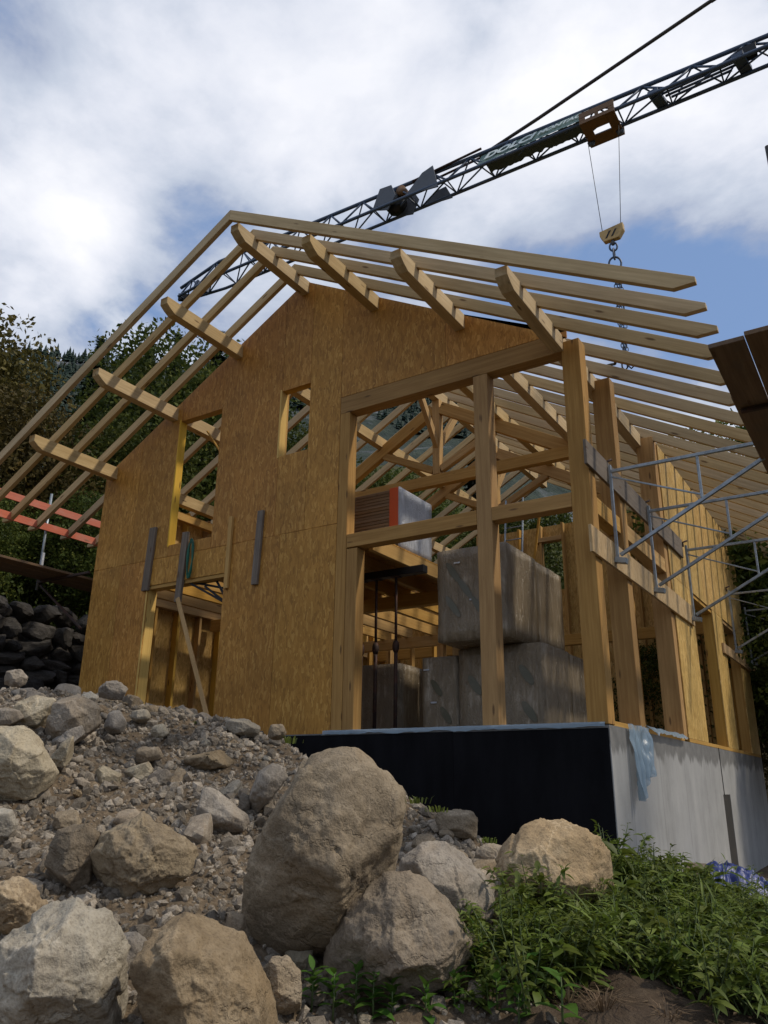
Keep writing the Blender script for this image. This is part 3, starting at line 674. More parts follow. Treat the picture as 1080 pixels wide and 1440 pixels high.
def prop(x, label):
    t = thing('steel_prop', label, 'prop', (x, 1.2, 0), 0, 'row of three dark steel props under the upper floor')
    tube('outer_tube', [(0, 0, .01), (0, 0, 1.35)], .030, M_RUST, t, 10); tube('inner_tube', [(0, 0, 1.35), (0, 0, 2.42)], .022, M_RUST, t, 10)
    tube('collar', [(0, 0, 1.24), (0, 0, 1.30), (0, 0, 1.36), (0, 0, 1.42)], [.034, .055, .055, .034], M_RUST, t, 10)
    box('base_plate', -.07, .07, -.07, .07, .0, .012, M_RUST, t); box('head_plate', -.07, .07, -.07, .07, 2.42, 2.432, M_RUST, t)
prop(-4.22, 'leftmost dark steel prop, beside the jamb post of the large opening'); prop(-3.95, 'middle one of the three dark steel props under the upper floor'); prop(-3.58, 'rightmost dark steel prop, nearest the wrapped insulation packs')
tag(box('shoring_beam', -4.5, -3.05, 1.13, 1.27, 2.434, 2.55, M_BLACK, None), 'black shoring beam lying across the three steel props', 'beam')
def ladder():
    t = thing('ladder', 'thin metal ladder leaning inside behind the insulation packs', 'ladder', (-4.1, 6.4, 2.8))
    for x in (0, .42): tube('rail', [(x, 0, 0), (x, .4, 2.75)], .022, M_GALV, t, 6)
    for i in range(9): tube('rung', [(0, .04+.045*i, .25+.30*i), (.42, .04+.045*i, .25+.30*i)], .014, M_GALV, t, 6)
ladder()
tag(beam('batten', (-3.5, 6.3, 2.75), (-3.15, 6.5, 5.2), .05, .03, M_STUD, None), 'loose pale batten leaning beside the ladder inside the house', 'batten')
tag(beam('loose_batten', (-7.3, .45, 5.55), (-6.6, .5, 4.6), .05, .025, M_STUD, None), 'thin batten braced diagonally across the top of the tall window', 'batten')
tag(beam('loose_board', (-7.10, -.06, 2.24), (-6.05, -.12, .1), .08, .028, M_BEAM, None, up=(0, 1, 0)), 'brown board leaning diagonally across the doorway', 'board')
# boards nailed to the gable
def gable_board(x0, x1, z0, z1, lab, mat=M_OLD, y=-.03, tilt=0):
    xm = (x0+x1)/2; o = beam('bracket_board', (xm-tilt, y, z0), (xm+tilt, y, z1), x1-x0, .05, mat, None, up=(0, 1, 0)); 
    tag(o, lab, 'board', 'upright boards fixed to the gable'); return o
gable_board(-8.02, -7.86, 2.47, 3.62, 'grey upright board on the gable left of the doorway head', tilt=.02)
gable_board(-7.17, -7.03, 2.18, 3.40, 'grey upright board on the gable beside the green rope', tilt=.02)
gable_board(-5.47, -5.35, 2.27, 3.49, 'grey upright board fixed across the sheet joint below the small window', tilt=.02)
gable_board(-6.08, -6.0, 2.28, 3.5, 'narrow brown upright board on the gable right of the doorway', M_BEAM)
def rope():
    pts = []
    for i in range(140):
        a = i/140*2*math.pi*7; r = .07+.012*math.sin(i*.37)
        pts.append((-6.9+r*math.cos(a)*.8, -.05+.012*math.sin(i*.9)-.01*(i/140), 2.9+.33*math.sin(a)+.02*math.sin(i*.23)))
    o = tube('rope_coil', pts, .011, M_ROPE, None, 5); tag(o, 'coil of green rope hanging on the gable above the doorway', 'rope')
rope()
def black_bracket():
    t = thing('scaffold_hook', 'black steel scaffold bracket hanging in the doorway head', 'bracket', (-6.2, .1, 2.5))
    for a, b in [((-.85, -.05, .05), (0, .25, -.15)), ((-.45, .0, -.08), (.02, .1, -.42)), ((-.85, -.05, .05), (.02, .1, -.42)), ((.02, .1, .1), (.02, .1, -.5)), ((-.3, .05, .08), (.02, .1, -.4))]:
        beam('strut', a, b, .035, .035, M_BLACK, t)
black_bracket()

# ------------------------------------------------------------------ plastic sheet, membrane edge
def plastic_strip():
    nx = 90; V = []; Fc = []
    for i in range(nx+1):
        x = -4.0+3.96*i/nx; 
        for j, (y, z) in enumerate([(.24, .024), (.02, .026), (-.020, .020), (-.026, -.002), (-.028, -.030)]):
            w = .018*noise.noise(Vector((x*3, j, 1)))+.012*noise.noise(Vector((x*11, j, 4)))
            V.append((x, y-abs(w)*.6-(.004 if j > 1 else 0), z+(w*1.3 if j > 2 else abs(w)*.3)))
    for i in range(nx):
        for j in range(4): a = i*5+j; Fc.append((a, a+1, a+6, a+5))
    o = ob('plastic_strip', mesh_of('plastic_strip', V, Fc, M_BLUE, True)); tag(o, 'strip of pale blue polythene along the top edge of the black basement wall', 'plastic sheet')
    # hanging end at the corner of the side wall
    V = []; Fc = []; ny, nz = 44, 26
    for j in range(nz+1):
        s = j/nz
        for i in range(ny+1):
            u = i/ny; L = .86-.38*u+.05*math.sin(u*9)
            z = .04-s*L; y = .62+u*(.86-.28*s*(1-u*.4))
            fold = .075*math.sin(u*15+1.3*s)*(.35+.9*s)+.03*noise.noise(Vector((u*7, s*4, 2)))
            V.append((.03+.02*s+abs(fold)*1.2, y, z+.012*noise.noise(Vector((u*9, s*9, 5)))))
    for j in range(nz):
        for i in range(ny): a = j*(ny+1)+i; Fc.append((a, a+1, a+ny+2, a+ny+1))
    o = ob('plastic_sheet', mesh_of('plastic_sheet', V, Fc, M_BLUE, True)); tag(o, 'crumpled blue polythene sheet hanging over the concrete at the corner', 'plastic sheet')
    V = []; Fc = []; n = 40
    for i in range(n+1):
        y = 1.55+1.95*i/n
        for j in range(4):
            V.append((-.08+.05*j+(.02 if j == 3 else 0), y+.03*noise.noise(Vector((i*.4, j, 0))), .07+.05*noise.noise(Vector((i*.35, j*.7, 3)))-(.06+.05*abs(noise.noise(Vector((i*.3, 0, 9)))) if j == 3 else 0)))
    for i in range(n):
        for j in range(3): a = i*4+j; Fc.append((a, a+1, a+5, a+4))
    o = ob('plastic_scrap', mesh_of('plastic_scrap', V, Fc, M_BLUE, True)); tag(o, 'ragged strip of blue polythene under the posts of the side wall', 'plastic sheet')
plastic_strip()
def tarp():
    t = thing('tarpaulin', 'crumpled blue tarpaulin over a heap at the foot of the concrete wall', 'tarpaulin', (.55, 3.1, gz(.55, 3.1)))
    nx, ny = 84, 60; V = []; Fc = []
    for j in range(ny+1):
        for i in range(nx+1):
            u, v = i/nx-.5, j/ny-.5
            hgt = .56*max(0, 1-(2*u)**2)**.6*max(0, 1-(2*v)**2)**.7*(1-.5*(u+.5))
            p = Vector((u*2.1, v*1.5, 0)); q = p*2.6
            e_ = min(1, 6*(.5-abs(u)), 6*(.5-abs(v))); q = q+noise.noise_vector(q*1.3)*.5; hgt += e_*(.17*(.35-abs(noise.noise(q)))+.10*(.3-abs(noise.noise(q*2.3)))+.05*(.3-abs(noise.noise(q*5.1))))
            V.append((u*1.35+.05*noise.noise(q+Vector((5, 0, 0))), v*.95+.05*noise.noise(q+Vector((0, 5, 0))), hgt))
    for j in range(ny):
        for i in range(nx): a = j*(nx+1)+i; Fc.append((a, a+1, a+nx+2, a+nx+1))
    o = ob('cover', mesh_of('cover', V, Fc, M_TARP, True), t); o.rotation_euler = (0, 0, R(35))
    b = tag(beam('wood_offcut', (.0, 2.55, gz(.1, 2.5)+.38), (.12, 2.95, gz(.1, 2.5)+.52), .3, .10, M_OLD, None), 'grey timber offcut lying under the edge of the blue tarpaulin', 'timber offcut')
tarp()

# ------------------------------------------------------------------ scaffold on the right
def ledger(z0, z1, ya, yb, name, lab, mat, cutz=0):
    o = beam(name, (.024, ya, (z0+z1)/2), (.024, yb, (z0+z1)/2), .04, z1-z0, mat, None); tag(o, lab, 'plank', 'planks fixed along the side wall for the scaffold'); return o
ledger(1.96, 2.30, -.22, 5.1, 'scaffold_plank', 'pale lower plank fixed along the side wall under the first scaffold brackets', M_PLY)
ledger(3.10, 3.43, -.18, 4.8, 'scaffold_plank', 'grey upper plank fixed along the side wall at the scaffold bracket heads', M_OLD)
ledger(1.86, 2.06, 7.6, 11.3, 'scaffold_plank', 'short plank low on the far end of the side wall', M_PLY)
def bracket():
    t = thing('scaffold_bracket', 'x', 'scaffold bracket', (0, 0, 0), 0, 'steel scaffold brackets on the side wall')
    x0 = .075
    beam('top_tube', (x0, 0, 3.27), (2.25, 0, 3.27), .042, .042, M_GALV, t, bev=.004)
    beam('diagonal_tube', (x0+.04, 0, 2.12), (2.22, 0, 3.225), .042, .045, M_GALV, t, bev=.004)
    beam('upright_tube', (x0, 0, 2.06), (x0, 0, 3.36), .038, .038, M_GALV, t, bev=.004)
    beam('middle_upright', (1.17, 0, 2.70), (1.17, 0, 3.25), .032, .032, M_GALV, t, bev=.003)
    beam('lower_rail', (x0+.02, .0, 3.19), (1.17, .0, 2.74), .022, .022, M_GALV, t, bev=.003)
    beam('foot_pad', (.045, 0, 2.06), (.19, 0, 2.03), .10, .07, M_GALV, t, bev=.004)
    tube('hook_bolt', [(.03, 0, 3.34), (.03, 0, 3.42), (.10, .03, 3.45)], .016, M_RUST, t, 6)
    return t
b0 = bracket()
BL = ['steel scaffold bracket nearest the corner post', 'second steel scaffold bracket from the corner post', 'third steel scaffold bracket from the corner, above the first doorway', 'fourth steel scaffold bracket, at the far short plank', 'last steel scaffold bracket at the rear corner']
for i, (y, lab) in enumerate(zip((.66, 2.52, 4.93, 8.8, 10.75), BL)):
    o = b0 if i == 0 else copy_tree(b0)
    o.location = (0, y, 0); o['label'] = lab
def deck_plank(x0, x1, y0, y1, z, lab):
    o = beam('deck_plank', ((x0+x1)/2, y0, z), ((x0+x1)/2, y1, z), x1-x0, .045, M_PLANK, None); tag(o, lab, 'scaffold plank', 'scaffold deck planks at the right edge'); return o
deck_plank(1.90, 2.195, -2.40, .50, 3.022, 'dark brown scaffold deck plank nearest the rafter ends')
deck_plank(2.205, 2.50, -2.46, .46, 3.023, 'dark brown scaffold deck plank at the right picture edge')
deck_plank(1.88, 2.19, -1.2, 3.4, 3.07, 'upper lapped scaffold deck plank over the bracket ends')
t = thing('scaffold_standard', 'dark scaffold pole standing up at the right edge against the sky', 'scaffold pole', (2.59, -1.0, -2.1))
tube('pole', [(0, 0, .02), (0, 0, 8.15)], .026, M_BLACK, t, 10); box('base_plate', -.08, .08, -.08, .08, 0, .02, M_BLACK, t)
beam('deck_transom', (0, 0, 5.07), (-.66, 0, 5.07), .05, .04, M_RUST, t)
# ------------------------------------------------------------------ scaffold on the left
def left_scaffold():
    for z, lab in ((4.52, 'upper red guard board of the scaffold on the left side'), (4.12, 'lower red guard board of the scaffold on the left side')):
        tag(beam('guard_board', (-11.0, -4.2, z), (-11.0, 5.5, z), .03, .15, M_RED, None), lab, 'guard board', 'red guard boards of the left scaffold')
    for y, lab in ((-.07, 'pale scaffold upright carrying the red guard boards'), (3.2, 'scaffold upright behind the left house corner'), (-3.6, 'scaffold upright beyond the left picture edge')):
        t = thing('scaffold_upright', lab, 'scaffold upright', (-11.06, y, 2.85))
        h = 2.0; tube('pole', [(0, 0, 0), (0, 0, h)], .026, M_GALV, t, 8)
        beam('clamp', (.03, 0, h-1.55), (.03, 0, h-1.25), .05, .05, M_FILM, t)
        beam('deck_arm', (0, 0, h-1.85), (1.56, 0, h-1.85), .045, .045, M_RUST, t); beam('brace', (.1, 0, h-1.92), (1.53, 0, h-2.9), .04, .04, M_RUST, t)
    for x, lab in ((-10.85, 'outer dark deck plank of the left scaffold'), (-10.55, 'middle dark deck plank of the left scaffold'), (-10.25, 'inner dark deck plank of the left scaffold')):
        tag(beam('deck_plank', (x, -4.2, 3.06), (x, 5.4, 3.06), .28, .045, M_PLANK, None), lab, 'scaffold plank', 'deck planks of the left scaffold')
left_scaffold()

# ------------------------------------------------------------------ crane
def crane():
    t = thing('tower_crane', 'blue lattice crane jib reaching over the roof against the clouds', 'crane', (14.0, 5.2, -2.1))
    O = Vector((14.0, 5.2, -2.1)); L = lambda x, y, z: Vector((x, y, z))-O
    def sect(X):
        k = (2.8-X)/9.3
        ny, fy, az, ay = 4.58-.16*k, 5.06-.10*k, 13.47+.14*k, 4.80-.16*k
        if X < -11.8:
            s = (X+13.3)/1.5; s = .45+.55*max(0, s); my = (ny+fy)/2
            ny, fy, az = my+(ny-my)*s, my+(fy-my)*s, 13.0+(az-13)*s
        return L(X, ny, 13.0), L(X, fy, 13.0), L(X, ay, az)
    xs_ = [14.0, 11, 8, 5, 2.8, 0, -3, -6.5, -10, -11.8, -13.3]
    for i, r_ in ((0, .042), (1, .042), (2, .048)): tube('chord', [sect(x)[i] for x in xs_], r_, M_CRANE, t, 8)
    X = 9.0; step = 1.02; bays = []
    while X > -13.0:
        Xn = max(X-step, -13.25); bays.append((X, Xn)); X = Xn
    for i, (a, b) in enumerate(bays):
        na, fa, aa = sect(a); nb, fb, ab = sect(b); nm, fm, am = sect((a+b)/2)
        for p, q, r_ in ((na, am, .026), (am, nb, .026), (fa, am, .020), (am, fb, .020), (na, fb, .022), (nb, fb, .018)):
            tube('brace', [p, q], r_, M_CRANE, t, 5)
    # mast (outside the frame) that carries the jib
    tube('mast', [L(14.0, 5.0, -2.1), L(14.0, 5.0, 16.5)], .45, M_CRANE, t, 4, False)
    # pendant tie from the mast head to the jib
    tube('pendant_tie', [L(-3.5, 4.72, 13.52), L(-2.0, 4.72, 13.88), L(2.2, 4.70, 14.98), L(13.6, 4.9, 18.1)], .040, paint('pendant_brown', (.05, .038, .03), .6), t, 8)
    tube('pendant_end', [L(1.9, 4.70, 14.90), L(2.25, 4.70, 14.99)], .05, M_GREY, t, 8)
    for y in (4.60, 4.85): tube('stay_bar', [L(-5.3, y, 13.55), L(-3.4, y, 13.62)], .03, M_RUST, t, 6)
    # folded tie bars lying in the jib
    for k in range(4): tube('stay_bar', [L(.55+.1*k, 4.66+.09*k, 13.10), L(2.35-.1*k, 4.66+.09*k, 13.13)], .028, M_CRANE, t, 6)
    for x in (.55, 2.2): beam('cross_plate', L(x, 4.55, 13.08), L(x+.1, 5.06, 13.08), .22, .10, M_CRANE, t)
    beam('junction_box', L(2.2, 4.75, 13.2), L(2.55, 4.75, 13.2), .2, .22, M_BLACK, t)
    # folding joint with plates
    for (x, tilt, w, y) in ((-6.05, .9, .75, 4.44), (-5.65, .5, .70, 4.92)):
        V, Fc = prism([(-.28, -.25), (.22, -.3), (.34, .1), (.12, .42), (-.22, .36)], .03, 'Y', 0); o = solid('hinge_plate', V, Fc, M_GREY, t, .004)
        o.matrix_local = Matrix.Translation(L(x, y, 13.2)) @ Matrix.Rotation(tilt*.3, 4, 'Y')
    V, Fc = prism([(-.5, -.12), (.42, -.28), (.28, .42), (-.02, .34)], .03, 'Y', 0); o = solid('hinge_plate', V, Fc, M_GREY, t, .004); o.matrix_local = Matrix.Translation(L(-4.9, 4.42, 13.16))
    V, Fc = prism([(-.45, -.10), (.38, -.2), (.2, .22), (-.1, .2)], .03, 'Y', 0); o = solid('hinge_plate', V, Fc, M_GREY, t, .004); o.matrix_local = Matrix.Translation(L(-4.75, 4.95, 13.1))
    tube('pulley', [L(-5.85, 4.58, 13.18), L(-5.85, 4.82, 13.18)], .27, M_BLACK, t, 18); tube('pulley_hub', [L(-5.60, 4.52, 13.38), L(-5.60, 4.78, 13.38)], .13, M_TROL, t, 12)
    beam('tip_pulley', L(-13.4, 4.55, 13.05), L(-13.15, 4.75, 13.05), .1, .22, M_BLACK, t); beam('cross_plate', L(-12.6, 4.45, 13.2), L(-12.5, 4.9, 13.1), .14, .2, M_CRANE, t)
    # trolley
    x0, x1, y0, y1, z0, z1 = -.98, -.22, 4.40, 5.16, 12.86, 13.06
    tr = bpy.data.objects.new('trolley', None); put(tr, t)
    for y in (y0, y1):
        # side cheek with two openings, made of bars
        V, Fc = prism([(x0, z0), (x1, z0), (x1, z1+.1), (x0, z1+.1)], .02, 'Y', y)
        for (a, b, c, d) in ((x0, x1, z0, z0+.09), (x0, x1, z1-.04, z1+.1), (x0, x0+.13, z0+.092, z1-.042), (x1-.13, x1, z0+.092, z1-.042), (-.64, -.56, z0+.092, z1-.042)):
            p0, p1 = L(a, y-.012, c), L(b, y+.012, d); box('cheek_bar', p0.x, p1.x, p0.y, p1.y, p0.z, p1.z, M_TROL, tr, .003)
    for (a, b, c, d) in ((x0, x0+.20, y0+.013, y1-.013), (x1-.2, x1, y0+.013, y1-.013), (x0+.2, x1-.2, y0+.013, y0+.27), (x0+.2, x1-.2, y1-.30, y1-.013)):
        p0, p1 = L(a, c, z0-.004), L(b, d, z0+.02); box('floor_plate', p0.x, p1.x, p0.y, p1.y, p0.z, p1.z, M_TROL, tr, .003)
    for x in (x0+.06, x1-.06):
        tube('rope_pulley', [L(x, y1-.2, z0-.03), L(x, y1-.14, z0-.03)], .08, M_GREY, tr, 12)
    # hoist ropes, hook block
    hx, hy, hz = -.60, 4.72, 10.04
    tube('hoist_rope', [L(x0+.03, 4.80, z0), L(hx-.19, hy, hz+.14)], .007, M_BLACK, t, 5); tube('hoist_rope', [L(x1-.03, 4.80, z0), L(hx+.19, hy, hz+.20)], .007, M_BLACK, t, 5)
    V, Fc = prism([(-.24, .16), (-.24, .05), (-.17, -.11), (.14, -.12), (.25, .03), (.25, .2)], .12, 'Y', -.06)
    hb = solid('hook_block', V, Fc, M_HOOKY, t, .008); hb.matrix_local = Matrix.Translation(L(hx, hy, hz)) @ Matrix.Rotation(R(-2), 4, 'Y')
    for dx in (-.07, .05):
        V, Fc = prism([(dx-.06, -.05), (dx-.02, -.05), (dx+.07, .10), (dx+.03, .10)], .006, 'Y', -.067); solid('block_mark', V, Fc, M_BLACK, hb)
    tube('swivel', [L(hx, hy, hz-.11), L(hx, hy, hz-.22)], .035, M_GREY, t, 8)
    return hx, hy, hz-.20
hx, hy, hz = crane()
def ring_geo(c, rx, rz, rad, ang, n=18):
    pts = []
    for i in range(n+1):
        a = 2*math.pi*i/n; x, z = rx*math.cos(a), rz*math.sin(a)
        pts.append(Vector((c[0]+x*math.cos(ang), c[1]+x*math.sin(ang), c[2]+z)))
    return tube_geo(pts, rad, 6, False)
def chain():
    t = thing('lifting_chain', 'dark steel lifting chain hanging from the yellow hook block', 'chain', (hx, hy, hz))
    z = 0
    for i, (rx, rz, rad) in enumerate([(.075, .10, .02), (.06, .13, .018), (.12, .16, .022)]):
        V, Fc = ring_geo((0, 0, z-rz+.03), rx, rz, rad, .3+1.3*(i % 2)); ob('link', mesh_of('link', V, Fc, M_CRANE, True), t); z -= 2*rz-.055
    n = int((z+2.75)/.085); V, Fc = ring_geo((0, 0, 0), .032, .055, .010, 0, 10); lm = mesh_of('chain_link', V, Fc, M_CRANE, True)
    for s in range(3):
        for i in range(n):
            f = i/max(1, n-1)
            M = Matrix.Translation(((s-1)*.055*math.sin(f*2.2+.7)+.02, .02*s, z-.05-i*.085)) @ Matrix.Rotation((i % 2)*1.5+s, 4, 'Z'); ob('chain_link', lm, t, M)
    for s in (-1, 1):
        x = s*.06; zb = z-.05-n*.085
        tube('hook', [(x, 0, zb+.05), (x, 0, zb-.05), (x+.05, 0, zb-.12), (x+.10, 0, zb-.08), (x+.10, 0, zb-.02)], .016, M_BLACK, t, 6)
chain()
def banner():
    t = thing('banner', 'green company banner tied along the crane jib', 'banner', (-1.0, 4.45, 13.0))
    O = Vector((-1.0, 4.45, 13.0)); nx, nz = 60, 6
    def sheet(name, xa, xb, pa, pb, mat, sag, ragged=0):
        V = []; Fc = []
        for i in range(nx+1):
            u = i/nx; x = xa+(xb-xa)*u
            for j in range(nz+1):
                v = j/nz; vv = v*(1-ragged*(.35+.65*abs(noise.noise(Vector((u*9, 0, 3))))) if ragged else 1)
                y = pa[0]+(pb[0]-pa[0])*vv; z = pa[1]+(pb[1]-pa[1])*vv
                w = sag*noise.noise(Vector((u*14, v*2, 1)))
                V.append(Vector((x, y-abs(w), z+w*.4))-O)
        for i in range(nx):
            for j in range(nz): a = i*(nz+1)+j; Fc.append((a, a+1, a+nz+2, a+nz+1))
        return ob(name, mesh_of(name, V, Fc, mat, True), t)
    sheet('printed_panel', -3.45, -1.0, (4.70, 13.50), (4.45, 13.03), M_BANN, .005)
    sheet('hanging_flap', -3.25, -1.0, (4.455, 13.02), (4.86, 12.93), M_BANND, .05, .5)
    nrm = Vector((0, -.47, .25)).normalized(); up = Vector((0, .25, .47)).normalized(); xax = Vector((1, 0, 0))
    for txt, x, v, size, bold, sx in (('DOLCI', -3.30, .10, .44, .018, .92), ('MONTAGE', -1.98, .17, .25, .008, .93)):
        c = bpy.data.curves.new(txt, 'FONT'); c.body = txt; c.size = size; c.shear = .25; c.offset = bold; c.extrude = .002
        tmp = bpy.data.objects.new('tmp', c); COL.objects.link(tmp); bpy.context.view_layer.update()
        me = bpy.data.meshes.new_from_object(tmp.evaluated_get(bpy.context.evaluated_depsgraph_get())); bpy.data.objects.remove(tmp)
        me.materials.clear(); me.materials.append(M_LET); o = ob('lettering', me, t)
        org = Vector((x, 4.445, 13.03))+up*v+Vector((0, -.030, .016))-O
        o.matrix_local = Matrix.Translation(org) @ Matrix((xax, up, xax.cross(up))).transposed().to_4x4() @ Matrix.Diagonal((sx, 1, 1, 1))
banner()
def strap():
    P = []
    for i in range(30):
        u = i/29; x = .02+.42*u; y = 1.16-.5*u+.10*math.sin(u*7)
        zr_ = ZA-SL*(x-XR)+.02+.045*abs(math.sin(u*8)); P.append((x, y, zr_))
    o = tube('lifting_strap', P, .02, M_STRAP, None, 6); tag(o, 'black lifting strap lying across the rafters below the chain', 'strap')
strap()

# ------------------------------------------------------------------ rocks
_ico = {}
def ico(sub):
    if sub not in _ico:
        bm = bmesh.new(); bmesh.ops.create_icosphere(bm, subdivisions=sub, radius=1); V = np.array([v.co[:] for v in bm.verts]); Fc = [tuple(v.index for v in f.verts) for f in bm.faces]; bm.free(); _ico[sub] = (V, Fc)
    return _ico[sub]
def polytope(dirs, planes, p):
    N_ = np.array([a for a, d in planes]); D = np.array([d for a, d in planes]); N_ = N_/np.linalg.norm(N_, axis=1)[:, None]
    q = np.clip(dirs@N_.T/D[None], 0, None)
    return (q**p).sum(1)**(-1/p)
def roughen(V, seed, amp, f0, octs=((1, 1.3), (2.3, .55), (5.2, .26), (11, .14), (23, .08)), chip=.55):
    out = V.copy(); off = Vector((seed*3.17, seed*1.31, seed*.77))
    for i in range(len(V)):
        p = Vector(V[i]); l = p.length; h = 0
        for f, a in octs:
            q = p*f0*f+off; n_ = noise.noise(q); h += a*(n_ if f < 2 else (.42-1.6*abs(n_)))
        # flakes broken off along cells: each cell sits a little proud or deep
        q = p*f0*1.7+off+noise.noise_vector(p*f0*2.5+off)*.35
        h += .8*(noise.cell(q)-.5)*min(1, 1)*chip
        out[i] = V[i]*(1+amp*h/max(l, 1e-4))
    return out
BASES = []
def boulder(name, px_poly, label, mat, seed, tback=.3, depth_k=.42, sub=6, p=70, amp=.022, tilt=.5, facets=11, group=None, dt=0.0, cat='boulder'):
    """px_poly: its outline (clockwise) as measured; turned into real size at the distance where it stands on the mound"""
    P = np.array(px_poly, float); cx, cy = P[:, 0].mean(), P[:, 1].mean(); yb = P[:, 1].max(); w = np.ptp(P[:, 0]); h = np.ptp(P[:, 1])
    g, t = ground_hit(cx, min(yb-.03*h, 1500)); t = t+dt*.6+.04*w*t/FPX
    k = t/FPX
    c = at(cx, cy, t)
    ex = cR; ez = cU; ey = cF
    planes = []; rr = random.Random(seed)
    n = len(P)
    Q = (P-[cx, cy])*[1, -1]*k
    area = sum(Q[i, 0]*Q[(i+1) % n, 1]-Q[(i+1) % n, 0]*Q[i, 1] for i in range(n))
    for i in range(n):
        a, b = Q[i], Q[(i+1) % n]; e = b-a; nn = np.array([e[1], -e[0]])*(1 if area > 0 else -1); nn /= np.linalg.norm(nn)
        d = max(nn@a, .02); ty = rr.uniform(-tilt, tilt*.4)
        planes.append(((nn[0], ty*.6, nn[1]), d))
    dep = depth_k*math.sqrt(w*h)*k
    for i in range(facets):
        th = rr.uniform(0, 2*math.pi); s_ = rr.uniform(.1, 1.3)
        reach = .86*math.hypot(math.cos(th)*w*.5, math.sin(th)*h*.5)*k*s_/math.hypot(1, s_)
        planes.append(((math.cos(th)*s_, -1, math.sin(th)*s_), max(dep*rr.uniform(.6, .95)/math.hypot(1, s_), reach*rr.uniform(.9, 1.1))))
    planes.append(((0, 1, 0), dep)); planes.append(((.3, 1, .4), dep)); planes.append(((-.4, 1, .3), dep))
    dirs, Fc = ico(sub); dirs = dirs/np.linalg.norm(dirs, axis=1)[:, None]
    V = dirs*polytope(dirs, planes, p)[:, None]
    size = math.sqrt(w*h)*k; V = roughen(V, seed, amp*size*1.6, 2.2/size*1.0)
    M = np.array([ex[:], ey[:], ez[:]]); W = V@M
    base = Vector((c.x, c.y, c.z+W[:, 2].min()+.02))
    W = W+np.array(c)-np.array(base)
    o = ob(name, mesh_of(name, W.tolist(), Fc, mat, True)); o.location = base; BASES.append((base.x, base.y, .5*w*k))
    tag(o, label, cat, group); return o
